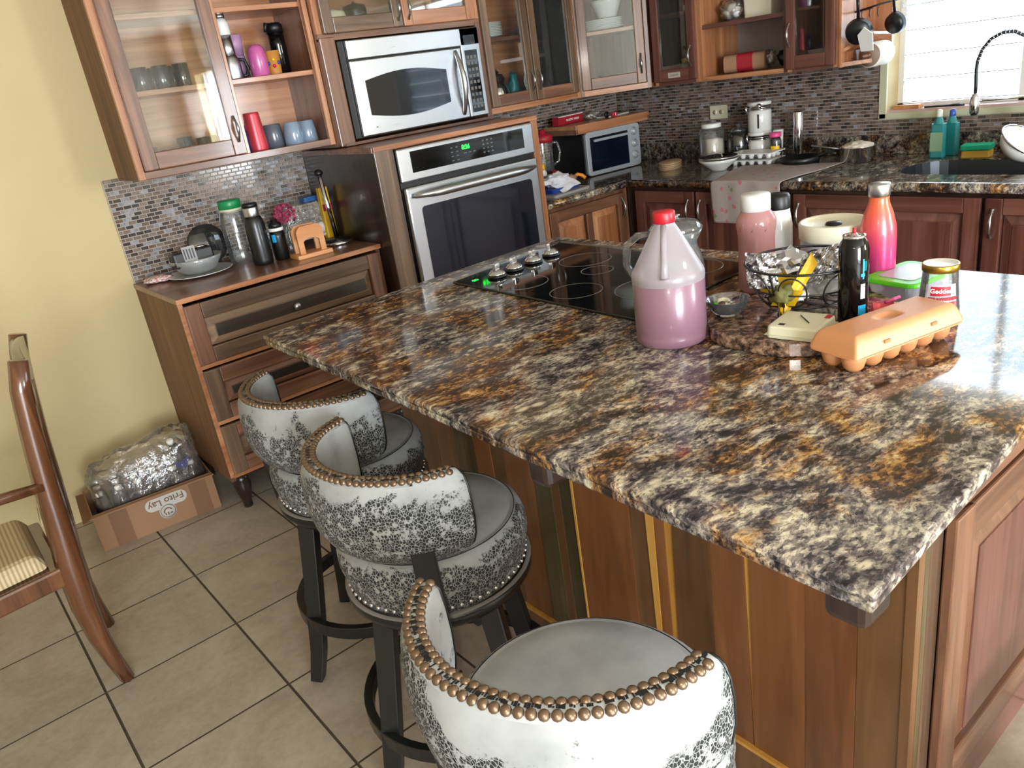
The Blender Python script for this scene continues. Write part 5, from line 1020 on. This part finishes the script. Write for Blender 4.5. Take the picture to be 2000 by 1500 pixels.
# --- right wall uppers
b = MB(); b.box(-.028, .028, -.03, .03, 0, .14); q = single('red_carton', b, 'white_plastic', 'red and white carton on the shelf of the narrow dark cabinet', 'carton', (3.675, 2.865, 1.361 + .3505)); b = MB(); b.box(-.0285, -.028, -.03, .030, .03, .10); put('red_print', b, 'red_print', q)
lathe_thing('spice_jar', 'jar with yellow lid low in the narrow dark cabinet', 'jar', (3.63, 2.875, 1.384), [('body', 'bag_grey', [(.026, 0), (.028, .003), (.028, .075)]), ('lid', 'yellow', [(.029, .075), (.029, .098), (0, .099)])])
lathe_thing('oil_bottle', 'pale bottle beside the yellow-lidded jar', 'bottle', (3.70, 2.80, 1.384), [('body', 'bag_grey', [(.030, 0), (.032, .003), (.032, .12), (.012, .16), (.012, .19), (0, .19)])])
single('plastic_bag', crumple((3.665, 2.595, 1.361 + .266 + .048), .055, .075, .052, 3, .45), 'film', 'tied clear bag of white rolls on the open cabinet shelf', 'bag')
for i, (x, y, z) in enumerate(((3.66, 2.57, .040), (3.67, 2.63, .038), (3.655, 2.605, .072))): b = MB(); b.ball((x, y, 1.361 + .266 + z - .004), .030, 12, 8, .9); single('bread_roll', b, 'white_plastic', 'white roll at the %s of the clear bag on the open shelf' % ('right', 'left', 'top')[i], 'bread', group='rolls in the clear bag')
b = MB(); b.prism(rrect(-.05, .05, -.075, .075, .01), 0, .085, -.004); q = single('plastic_tub', b, 'cream_plastic', 'cream rectangular plastic tub on the open cabinet shelf', 'tub', (3.665, 2.425, 1.361 + .2655), 0)
BRD = thing('bread_loaf', 'packaged sliced loaf with dark red label lying in the open cabinet', 'bread', (3.665, 2.520, 1.382), .25)
b = MB(); b.prism(rrect(-.045, .045, 0.0, .085, .025), -.11, .10); b.bm.transform(Matrix.Rotation(PI / 2, 4, 'X')); put('loaf', b, 'bread', BRD); b = MB(); b.prism(rrect(-.047, .047, -0.0, .088, .026), -.04, .04); b.bm.transform(Matrix.Rotation(PI / 2, 4, 'X')); put('wrapper', b, 'red_paper', BRD); b = crumple((0, -.115, .05), .03, .03, .035, 4, .4); put('twisted_end', b, 'film', BRD)
single('green_bag', crumple((3.72, 2.330, 1.361 + .062), .040, .045, .040, 8, .3), 'pan_black', 'dark green bag behind the loaf in the open cabinet', 'bag')
b = MB(); b.lathe([(.03, 0), (.035, .005), (.05, .06), (.048, .06), (0, .01)], 20); single('white_cup', b, 'bag_grey', 'pale bowl in the dark reddish cabinet', 'bowl', (3.64, 2.115, 1.384)); b = MB(); b.box(-.04, .04, -.05, .05, 0, .15); single('grey_carton', b, 'bag_grey', 'pale grey carton behind the bowl in the dark reddish cabinet', 'carton', (3.74, 2.06, 1.384))
# --- end shelf: pans, rack, paper roll
RK = thing('hanging_rack', 'thin dark metal rail holding pans above the paper roll', 'rack', (3.80, 1.86, 1.575)); b = MB(); b.tube([(0.04, .09, .01), (-.20, .06, .0), (-.20, -.06, .018), (.04, -.06, .03)], .004, 8); put('rail', b, 'dark_metal', RK)
for k in range(3): b = MB(); b.tube([(-.20, .03 - .035 * k, .008), (-.205, .03 - .035 * k, -.02), (-.195, .03 - .035 * k, -.03)], .002, 6); put('hook', b, 'dark_metal', RK)
def pan(label, loc, rz, r, tilt):
    t = thing('frying_pan', label, 'pan', loc, rz, None, tilt); b = MB(); b.lathe([(0, 0), (r * .85, 0), (r, .028), (r * .97, .028), (r * .82, .004), (0, .004)], 28, cap=False); put('pan', b, 'pan_black', t); b = MB(); b.tube([(0, r * .98, .024), (0, r + .05, .03), (0, r + .075, .03)], .007, 8, flat=.6); put('handle', b, 'pan_black', t)
pan('small black pan hanging in front with its pale edge towards the window', (3.50, 1.855, 1.488), 1.9, .056, 1.25); pan('second black pan hanging behind nearer the window', (3.64, 1.775, 1.503), 1.35, .046, 1.3)
b = MB(); b.prism([(-.028, -.05), (.028, -.05), (.034, .02), (.0, .05), (-.034, .02)], 0, .004); single('white_tag', b, 'white_plastic', 'white plastic scoop hanging against the black pan', 'scoop', (3.49, 1.815, 1.462), 1.5, None, 1.3)
PR = thing('paper_roll', 'white paper towel roll on a wooden peg at the window corner', 'roll', (3.600, 1.852, 1.392), PI / 2); Rx = Matrix.Rotation(PI / 2, 4, 'X') 
b = MB(); b.lathe([(.020, 0), (.052, 0), (.052, .125), (.020, .125), (.020, 0)], 32, cap=False); b.bm.transform(Rx); put('roll', b, 'paper_white', PR)
b = MB(); b.lathe([(0, -.002), (.048, -.002), (.048, .0), (0, .0)], 28); b.bm.transform(Rx); put('end_disc', b, plain('core_tan', '#8d7565', .6) and 'core_tan', PR); b = MB(); b.tube([(0, .06, 0), (0, -.135, 0)], .008, 10); b.ball((0, .004, 0), .012); put('peg', b, 'walnut_x', PR)
# lace curtain
b = MB(); b.grid(lambda u, v: (3.828 + .012 * math.sin(u * 22), 1.900 - (.16 + .05 * v) * u, 1.405 + .20 * (u ** 2) * .9 + (2.2 - 1.45) * v - .02 * math.sin(u * 9)), 60, 40); single('lace_curtain', b, 'lace', 'white lace curtain gathered at the left side of the kitchen window', 'curtain')
b = MB(); b.tube([(3.815, 1.95, 2.19), (3.815, -.4, 2.19)], .008, 8); single('curtain_rod', b, 'white_plastic', 'thin rod carrying the lace curtain over the window', 'rod')

# --- worktop beside the oven
TO = thing('toaster_oven', 'black toaster oven with silver front and three knobs, in the counter corner', 'oven', (3.205, 3.283, KZ + .008), -.07)
b = MB(); b.box(0, .415, .012, .285, 0, .232); put('body', b, 'black_plastic', TO, bevel=.008)
b = MB(); b.prism(rrect(.0, .415, -.004, .236, .022), -.016, .006); b.bm.transform(Matrix(((1, 0, 0, 0), (0, 0, 1, 0), (0, 1, 0, 0), (0, 0, 0, 1)))); fp = put('front_frame', b, 'silver_plastic', TO, bevel=.003)
b = MB(); b.box(.028, .318, -.0185, -.016, .020, .205); dd = put('glass_door', b, 'oven_glass', TO); b = MB(); b.box(.045, .305, -.040, -.026, .180, .194); b.box(.05, .062, -.028, -.018, .182, .192); b.box(.288, .300, -.028, -.018, .182, .192); put('handle', b, 'silver_plastic', dd, bevel=.002)
for k in range(3):
    b = MB(); b.lathe([(.024, 0), (.024, .003), (.016, .005), (.015, .018), (0, .019)], 24); b.box(-.004, .004, -.017, .017, .018, .026); b.bm.transform(Matrix.Translation((.367, -.016, .192 - .066 * k)) @ Matrix.Rotation(PI / 2, 4, 'X') @ Matrix.Rotation(.7 * k, 4, 'Z')); put('knob', b, 'silver_plastic', TO)
for x in (.04, .375):
    for y in (.03, .25): b = MB(); b.box(x - .01, x + .01, y - .01, y + .01, -.007, .001); put('foot', b, 'black_plastic', TO)
b = MB(); b.box(-.05, .52, -.012, .278, .0, .026); b.mi = 1; b.box(-.04, .50, -.018, -.012, .004, .052); b.box(-.05, .52, -.012, .278, .0265, .050); BDD = single('wooden_board', b, ['walnut_x', 'cedar_x'], 'wide wooden shelf board resting on the toaster oven', 'board', (3.200, 3.290, KZ + .241), -.07, bevel=.002)
ZB = KZ + .2915
FX = thing('foil_box', 'long red and white foil wrap box on the wooden board', 'box', (3.19, 3.49, ZB + .001), .10); b = MB(); b.box(0, .22, -.03, .02, 0, .048); put('carton', b, 'red_paper', FX, bevel=.002); b = MB(); b.box(0.002, .218, -.031, -.0, .044, .0485); put('white_strip', b, 'white_plastic', FX); text('lettering', 'PLASTIC WRAP', .017, 'white_print', FX, TM((.125, -.0308, .022), (1, 0, 0), (0, 0, 1)), ext=.0003, bold=.0004)
single('plastic_bag', crumple((3.48, 3.47, ZB + .022), .055, .035, .022, 6, .4), 'film', 'crumpled clear plastic bag on the wooden board beside the red box', 'bag')
b = MB(); b.lathe([(.014, -.006), (.018, -.006), (.018, .006), (.014, .006), (.014, -.006)], 20, cap=False); b.bm.transform(Rx); single('tape_roll', b, 'dark_metal', 'small dark tape roll standing on the wooden board', 'tape', (3.485, 3.36, ZB + .018), .3)
b = MB(); b.box(-.018, .018, -.014, .014, 0, .026); single('red_packet', b, 'coral_metal', 'small coral-red packet on the front edge of the board', 'packet', (3.525, 3.335, ZB), .5, bevel=.004)
b = MB(); b.box(-.10, .10, -.05, .05, 0, .006); single('magazine', b, 'paper_white', 'white folded paper lying on the right of the wooden board', 'paper', (3.60, 3.42, ZB), .2)
BL = thing('blender_jar', 'clear plastic blender jug with red lid and curved handle, beside the oven tower', 'jug', (2.985, 3.38, KZ)); b = MB(); b.lathe([(.055, 0), (.058, .01), (.045, .06), (.040, .075), (0, .075)], 24); put('base', b, 'dark_metal', BL)
b = MB(); b.lathe([(.038, .076), (.043, .09), (.052, .235)], 24, cap=False); put('jug', b, 'clear_glass', BL); b = MB(); b.lathe([(.054, .232), (.055, .262), (.040, .275), (.020, .280), (.018, .300), (0, .302)], 24); put('lid', b, 'red_paper', BL); b = MB(); b.tube([(.050, -.01, .225), (.085, -.02, .22), (.098, -.022, .17), (.085, -.02, .12), (.048, -.01, .10)], .007, 8); put('handle', b, 'clear_glass', BL)
SBt = lathe_thing('spray_bottle', 'small bottle with yellow cap and blue label near the towels', 'bottle', (2.80, 3.21, KZ), [('body', 'white_plastic', [(.026, 0), (.028, .004), (.028, .10), (.020, .115)]), ('cap', 'yellow', [(.020, .115), (.020, .145), (0, .146)])]); b = MB(); b.lathe([(.0285, .03), (.0285, .085)], 18, cap=False); put('label', b, 'sky_blue', SBt)
single('red_cloth', crumple((2.915, 3.23, KZ + .045), .035, .03, .045, 2, .4), 'red_paper', 'crumpled red cloth between the bottle and the toaster oven', 'cloth')
b = MB(); b.prism(rrect(-.13, .15, -.07, .08, .02), 0, .012); single('grey_mat', b, 'bag_grey', 'pale folded mat at the counter edge under the blue tray', 'mat', (2.79, 3.055, KZ), .10)
b = MB(); b.prism(rrect(-.11, .11, -.05, .055, .015), .0, .022, -.008); single('blue_tray', b, 'royal_blue', 'royal blue tray under the pile of white towels', 'tray', (2.80, 3.085, KZ + .0125), .15)
single('white_towel', crumple((2.785, 3.10, KZ + .065), .085, .06, .032, 11, .45, 4), 'white_cloth', 'crumpled white tea towel heaped on the blue tray', 'towel'); b = sheet((2.72, 3.075, KZ + .075), (.12, .01, .0), (.035, -.075, -.055), 10, 8, 2, .006, 25.); single('white_towel', b, 'white_cloth', 'corner of white towel draped over the front of the blue tray', 'towel', solid=.002)
single('orange_toy', crumple((2.905, 3.10, KZ + .055), .035, .02, .018, 1, .4), 'bread', 'beige plastic clip on the blue tray', 'clip'); b = MB(); b.tube([(2.94, 3.12, KZ + .05), (2.975, 3.125, KZ + .062), (3.00, 3.115, KZ + .052), (3.01, 3.10, KZ + .036)], .010, 8); single('orange_peeler', b, 'orange_plastic', 'curved orange kitchen tool sticking out of the blue tray', 'tool'); b = MB(); b.tube([(2.925, 3.13, KZ + .04), (2.965, 3.135, KZ + .05)], .018, 8); single('blue_tool', b, 'royal_blue', 'blue gripped tool below the orange one', 'tool')
# --- worktop along the window wall
TF = thing('tortilla_pack', 'stack of folded flatbreads lying on the dark counter', 'bread', (3.50, 2.925, KZ), .5)
for k in range(4): b = MB(); b.lathe([(0, 0), (.095, 0), (.100, .004), (.095, .007), (0, .008)], 28, .004 * k, .003 * (k % 2), .009 * k, 0, 2 * PI); q = put('flatbread', b, 'tortilla', TF); q.scale = (1.1, .62, 1)
lathe_thing('storage_jar', 'big plastic jar of rice with white lid', 'jar', (3.655, 2.755, KZ), [('rice', 'rice', [(.064, 0), (.067, .004), (.067, .125), (0, .128)]), ('body', 'clear_glass', [(.0685, .0), (.0690, .004), (.0690, .165), (.055, .185)]), ('lid', 'white_plastic', [(.052, .186), (.053, .188), (.053, .206), (.050, .208), (0, .208)])])
GJ2 = lathe_thing('glass_jar', 'empty clear glass jar between the rice jar and the white canisters', 'jar', (3.725, 2.630, KZ), [('body', 'smoke_glass', [(.058, 0), (.062, .004), (.062, .12), (.045, .150)]), ('lid', 'clear_glass', [(.046, .150), (.050, .160), (.020, .170), (.008, .172), (.012, .185), (0, .19)])])
def canister(label, z, h):
    t = thing('canister', label, 'canister', (3.735, 2.505, z), 0); b = MB(); b.lathe([(.056, 0), (.060, .004), (.060, h * .68), (.056, h * .72)], 32); put('body', b, 'white_ceramic', t)
    for k in range(2): b = MB(); b.lathe([(.0565, h * (.73 + .06 * k)), (.0585, h * (.745 + .06 * k)), (.0565, h * (.76 + .06 * k))], 32, cap=False); put('wire_ring', b, 'chrome', t)
    b = MB(); b.lathe([(.057, h * .87), (.062, h * .89), (.062, h * .97), (.058, h), (0, h)], 32); put('lid', b, 'white_ceramic', t)
    b = MB(); b.tube([(-.060, -.012, h * .60), (-.068, -.013, h * .75), (-.066, -.013, h * .92)], .003, 6); b.tube([(-.060, .012, h * .60), (-.068, .013, h * .75), (-.066, .013, h * .92)], .003, 6); b.tube([(-.068, -.013, h * .75), (-.068, .013, h * .75)], .003, 6); b.bm.transform(Matrix.Rotation(-.8, 4, 'Z')); put('clamp', b, 'chrome', t); return t
canister('lower white ceramic clamp canister of the stacked pair', KZ, .145); c2 = canister('upper white ceramic clamp canister of the stacked pair', KZ + .1452, .150)
b = MB(); b.ball((-.055, -.035, .130), .014); put('steel_ball', b, 'chrome', c2); b = MB(); b.box(-.0612, -.0600, -.006, .006, .02, .09, Matrix.Rotation(.55, 3, 'Z')); b.bm.transform(Matrix.Rotation(.5, 4, 'Z')); put('dark_marker', b, 'dark_metal', c2)
lathe_thing('white_pot', 'small white pot behind the pink-lidded jar', 'pot', (3.765, 2.415, KZ), [('body', 'white_plastic', [(.020, 0), (.024, .10), (.026, .145), (0, .145)])])
for k, lab in enumerate(('lower grey-white cardboard egg tray of the pair behind the bowl', 'upper grey-white cardboard egg tray of the pair behind the bowl')):
    t = thing('egg_tray', lab, 'tray', (3.60, 2.440, KZ + .034 * k), .06); b = MB(); b.prism(rrect(-.075, .075, -.125, .125, .008), .024, .028); put('rim', b, 'white_plastic', t)
    for i in range(3):
        for j in range(5): b = MB(); b.lathe([(0, 0), (.010, 0), (.019, .025)], 10, -.045 + .045 * i, -.096 + .048 * j); put('egg_cup', b, 'white_plastic', t)
BWL = lathe_thing('serving_bowl', 'white ceramic bowl with a clear glass lid upside down in it', 'bowl', (3.425, 2.545, KZ), [('bowl', 'white_ceramic', [(.040, 0), (.045, .008), (.085, .040), (.102, .058), (.098, .058), (.08, .042), (.04, .012), (0, .010)])])
b = MB(); b.lathe([(.095, .064), (.097, .068), (.06, .052), (0, .045)], 32, cap=False); put('glass_lid', b, 'smoke_glass', BWL); b = MB(); b.lathe([(.094, .062), (.099, .065), (.099, .070), (.094, .070)], 32, cap=False); put('lid_rim', b, 'chrome', BWL); b = MB(); b.tube([(0, -.025, .055), (0, -.022, .080), (0, .022, .080), (0, .025, .055)], .004, 8); put('lid_handle', b, 'chrome', BWL)
WR = thing('jar_rack', 'low black wire rack with pink-lidded jar', 'rack', (3.68, 2.365, KZ))
for z in (.02, .055): b = MB(); b.tube([(.05, .055, z), (-.05, .055, z), (-.05, -.055, z), (.05, -.055, z)], .0025, 6, closed=True, smooth=False); put('wire', b, 'black_paint', WR)
for x in (-.05, .05):
    for y in (-.055, 0, .055): b = MB(); b.tube([(x, y, 0), (x, y, .056)], .002, 6); put('post', b, 'black_paint', WR)
PJ = lathe_thing('spice_jar', 'clear jar with bright pink lid standing in the wire rack', 'jar', (3.68, 2.378, KZ), [('body', 'smoke_glass', [(.026, 0), (.030, .004), (.030, .10), (.025, .118)]), ('lid', 'hot_pink', [(.028, .120), (.030, .122), (.030, .142), (0, .143)])]); b = MB(); b.lathe([(.0305, .03), (.0305, .05)], 12, cap=False, a0=PI * .9, a1=PI * 1.4); b.lathe([(.0305, .06), (.0305, .078)], 12, cap=False, a0=PI * .9, a1=PI * 1.4); put('yellow_label', b, 'yellow', PJ)
lathe_thing('steel_cylinder', 'tall slim polished steel cylinder standing by the tiled wall', 'cylinder', (3.765, 2.300, KZ), [('body', 'chrome', [(.023, 0), (.025, .003), (.025, .225), (.022, .232), (0, .233)])])
SPn = thing('saucepan', 'black frying pan with a long steel-trimmed handle on the counter', 'pan', (3.60, 2.19, KZ), 0); b = MB(); b.lathe([(0, 0), (.085, 0), (.102, .032), (.099, .032), (.083, .004), (0, .004)], 30, cap=False); put('pan', b, 'pan_black', SPn); b = MB(); b.tube([(-.0, -.100, .032), (-.0, -.15, .05), (0, -.19, .045)], .009, 8, flat=.6); put('handle', b, 'pan_black', SPn)
RP = thing('steel_pot', 'small steel saucepan heaped with white rice', 'pot', (3.655, 1.925, KZ)); b = MB(); b.lathe([(.076, 0), (.079, .004), (.079, .066), (.082, .068), (.078, .068), (.075, .006), (0, .006)], 32, cap=False); put('pot', b, 'chrome', RP)
b = MB(); b.tube([(-.02, .074, .058), (-.03, .14, .070), (-.035, .215, .080)], [.006, .006, .008], 8, flat=.6); put('handle', b, 'stainless', RP); o = put('rice', crumple((0, 0, .062), .068, .068, .026, 3, .25, 4), 'rice', RP); o['kind'] = 'stuff'
def soap(label, x, y, m, cap_, h):
    t = thing('soap_bottle', label, 'bottle', (x, y, KZ)); b = MB(); b.prism(rrect(-.018, .018, -.034, .034, .016), 0, h * .72, .003); put('body', b, m, t, bevel=.006); b = MB(); b.lathe([(.022, h * .71), (.014, h * .82), (.010, h * .86)], 16, cap=False); put('neck', b, m, t); b = MB(); b.lathe([(.012, h * .85), (.013, h * .86), (.012, h * .98), (.006, h), (0, h)], 16); put('cap', b, cap_, t); return t
s1 = soap('teal dish soap bottle with white cap beside the sink', 3.705, 1.585, 'soap_teal', 'white_plastic', .205); b = MB(); b.box(-.0195, -.0185, -.026, .026, .03, .11); put('label', b, plain('soap_label', '#8fae8c', .5) and 'soap_label', s1)
soap('darker teal dish soap bottle with blue cap behind the first', 3.765, 1.555, 'soap_teal', 'soap_blue', .198)
SPG = thing('sponge', 'green and yellow scouring sponges stacked at the back of the sink', 'sponge', (3.715, 1.425, KZ), .12); b = MB(); b.prism(rrect(-.034, .034, -.055, .055, .008), 0, .030); put('yellow_sponge', b, 'sponge_yellow', SPG, bevel=.004); b = MB(); b.prism(rrect(-.038, .038, -.058, .060, .010), .031, .055); o = put('green_sponge', b, 'sponge_green', SPG, bevel=.006)
FC = thing('kitchen_faucet', 'tall chrome spring-neck kitchen faucet arching over the sink', 'faucet', (3.715, 1.235, KZ))
b = MB(); b.lathe([(.028, 0), (.028, .012), (.018, .018), (.014, .03), (.014, .30), (.012, .31)], 20); put('column', b, 'chrome', FC)
arc = [(-.0, 0, .30), (0, .002, .36), (-.01, .012, .42), (-.035, .035, .465), (-.06, .065, .487), (-.08, .10, .488), (-.095, .135, .470), (-.105, .160, .435), (-.11, .172, .395), (-.11, .175, .36), (-.11, .172, .30), (-.11, .172, .265)]
b = MB(); b.tube(arc, .0065, 10); put('hose', b, 'dark_metal', FC); q = MB(); A = [Vector(p) for p in arc[:9]]; N = 26
for k in range(N):
    f = k / (N - 1) * (len(A) - 1); i = min(int(f), len(A) - 2); c = A[i].lerp(A[i + 1], f - i); tg = (A[i + 1] - A[i]).normalized(); u = tg.orthogonal().normalized(); v_ = tg.cross(u)
    q = MB(); q.tube([c + (u * math.cos(2 * PI * j / 12) + v_ * math.sin(2 * PI * j / 12)) * .0115 for j in range(12)], .0016, 5, closed=True); put('spring_coil', q, 'chrome', FC)
b = MB(); b.lathe([(.012, .0), (.017, .01), (.020, .05), (.014, .075), (.010, .085)], 18, -.11, .172, .185); put('spray_head', b, 'chrome', FC); b = MB(); b.tube([(0, 0, .235), (-.055, .09, .238), (-.105, .168, .24)], .005, 8); put('holder_arm', b, 'chrome', FC); b = MB(); b.tube([(-.012, -.01, .07), (-.05, -.04, .085)], .006, 8); put('lever', b, 'chrome', FC)
MXB = thing('steel_colander', 'white and steel bowl tipped on its side at the right frame edge', 'bowl', (3.50, 1.185, KZ + .075), .3, None, .55, -.35); b = MB(); b.lathe([(0, -.055), (.04, -.050), (.075, -.020), (.092, .022), (.089, .022), (.072, -.016), (.038, -.045), (0, -.05)], 32, cap=False); put('bowl', b, 'white_ceramic', MXB); b = MB(); b.lathe([(.093, .020), (.096, .022), (.096, .028), (.092, .028)], 32, cap=False); put('rim', b, 'chrome', MXB)
# things on the window sill
b = MB(); b.prism([(-.02, -.06), (.02, -.06), (.012, .06), (-.012, .06)], 0, .018); single('wooden_block', b, 'bamboo', 'pinkish wooden block lying at the left of the window sill', 'block', (3.865, 1.80, WZ0 + .0125)); b = MB(); b.tube([(3.86, 1.72, WZ0 + .016), (3.865, 1.55, WZ0 + .016)], .004, 6); single('paring_knife', b, 'dark_metal', 'thin dark knife lying along the window sill', 'knife')
b = MB(); b.tube([(3.865 + .012 * math.cos(a), 1.585 + .022 * math.sin(a), WZ0 + .019) for a in [k * PI / 6 for k in range(12)]], .003, 6, closed=True); single('hair_tie', b, 'black_plastic', 'black looped tie on the window sill above the soap', 'tie')
# outlet
OTL = thing('wall_outlet', 'cream double wall outlet plate on the mosaic', 'outlet', (XB - .0105, 2.832, 1.175)); b = MB(); b.box(-.006, 0, -.058, .058, -.036, .036); put('plate', b, 'ivory', OTL, bevel=.002)
for y in (-.022, .022):
    b = MB(); b.lathe([(0, 0), (.014, 0), (.014, .0015), (0, .0015)], 20); b.bm.transform(Matrix.Translation((-.006, y, 0)) @ Matrix.Rotation(-PI / 2, 4, 'Y')); sk_ = put('socket', b, 'ivory', OTL)
    for dz in (-.005, .005): b = MB(); b.box(-.0082, -.0074, y - .004, y + .004, dz - .001, dz + .001); put('slot', b, 'dark_metal', sk_)
# floral runner over the counter edge
def cloth_pt(u, v):
    y = 2.365 - .375 * u + .06 * (v - .6) * (1 - u) * 0
    S = .62 * v
    if S < .20: return (3.127 - .002 * math.sin(u * 20), y + .012 * math.sin(v * 6), KZ + .004 - .20 + S)
    s2 = S - .20; w2 = min(1, s2 / .03)
    x = 3.127 + .02 * w2 + max(0, s2 - .03) * (1 + .15 * u); yy = y + (.33 * max(0, s2 - .03)) * (1 - u) * .9 - .10 * max(0, s2 - .03) * u
    return (x, yy, KZ + .004 + .0015 * math.sin(u * 9 + v * 11))
b = MB(); b.grid(cloth_pt, 40, 50); single('table_runner', b, 'floral_cloth', 'pale floral runner hanging over the front edge of the sink counter', 'cloth', solid=.0015)
# grey bin with teal rim at the lower right corner
GBn = thing('waste_bin', 'grey bin with teal rim just entering at the lower right corner', 'bin', (1.356, .245, 0)); b = MB(); b.lathe([(.085, 0), (.09, .005), (.105, .33), (.102, .33), (.085, .01), (0, .01)], 28, cap=False); put('bucket', b, 'bin_grey', GBn); b = MB(); b.lathe([(.105, .32), (.112, .325), (.112, .345), (.104, .347), (.102, .33)], 28, cap=False); put('rim', b, 'bin_teal', GBn)
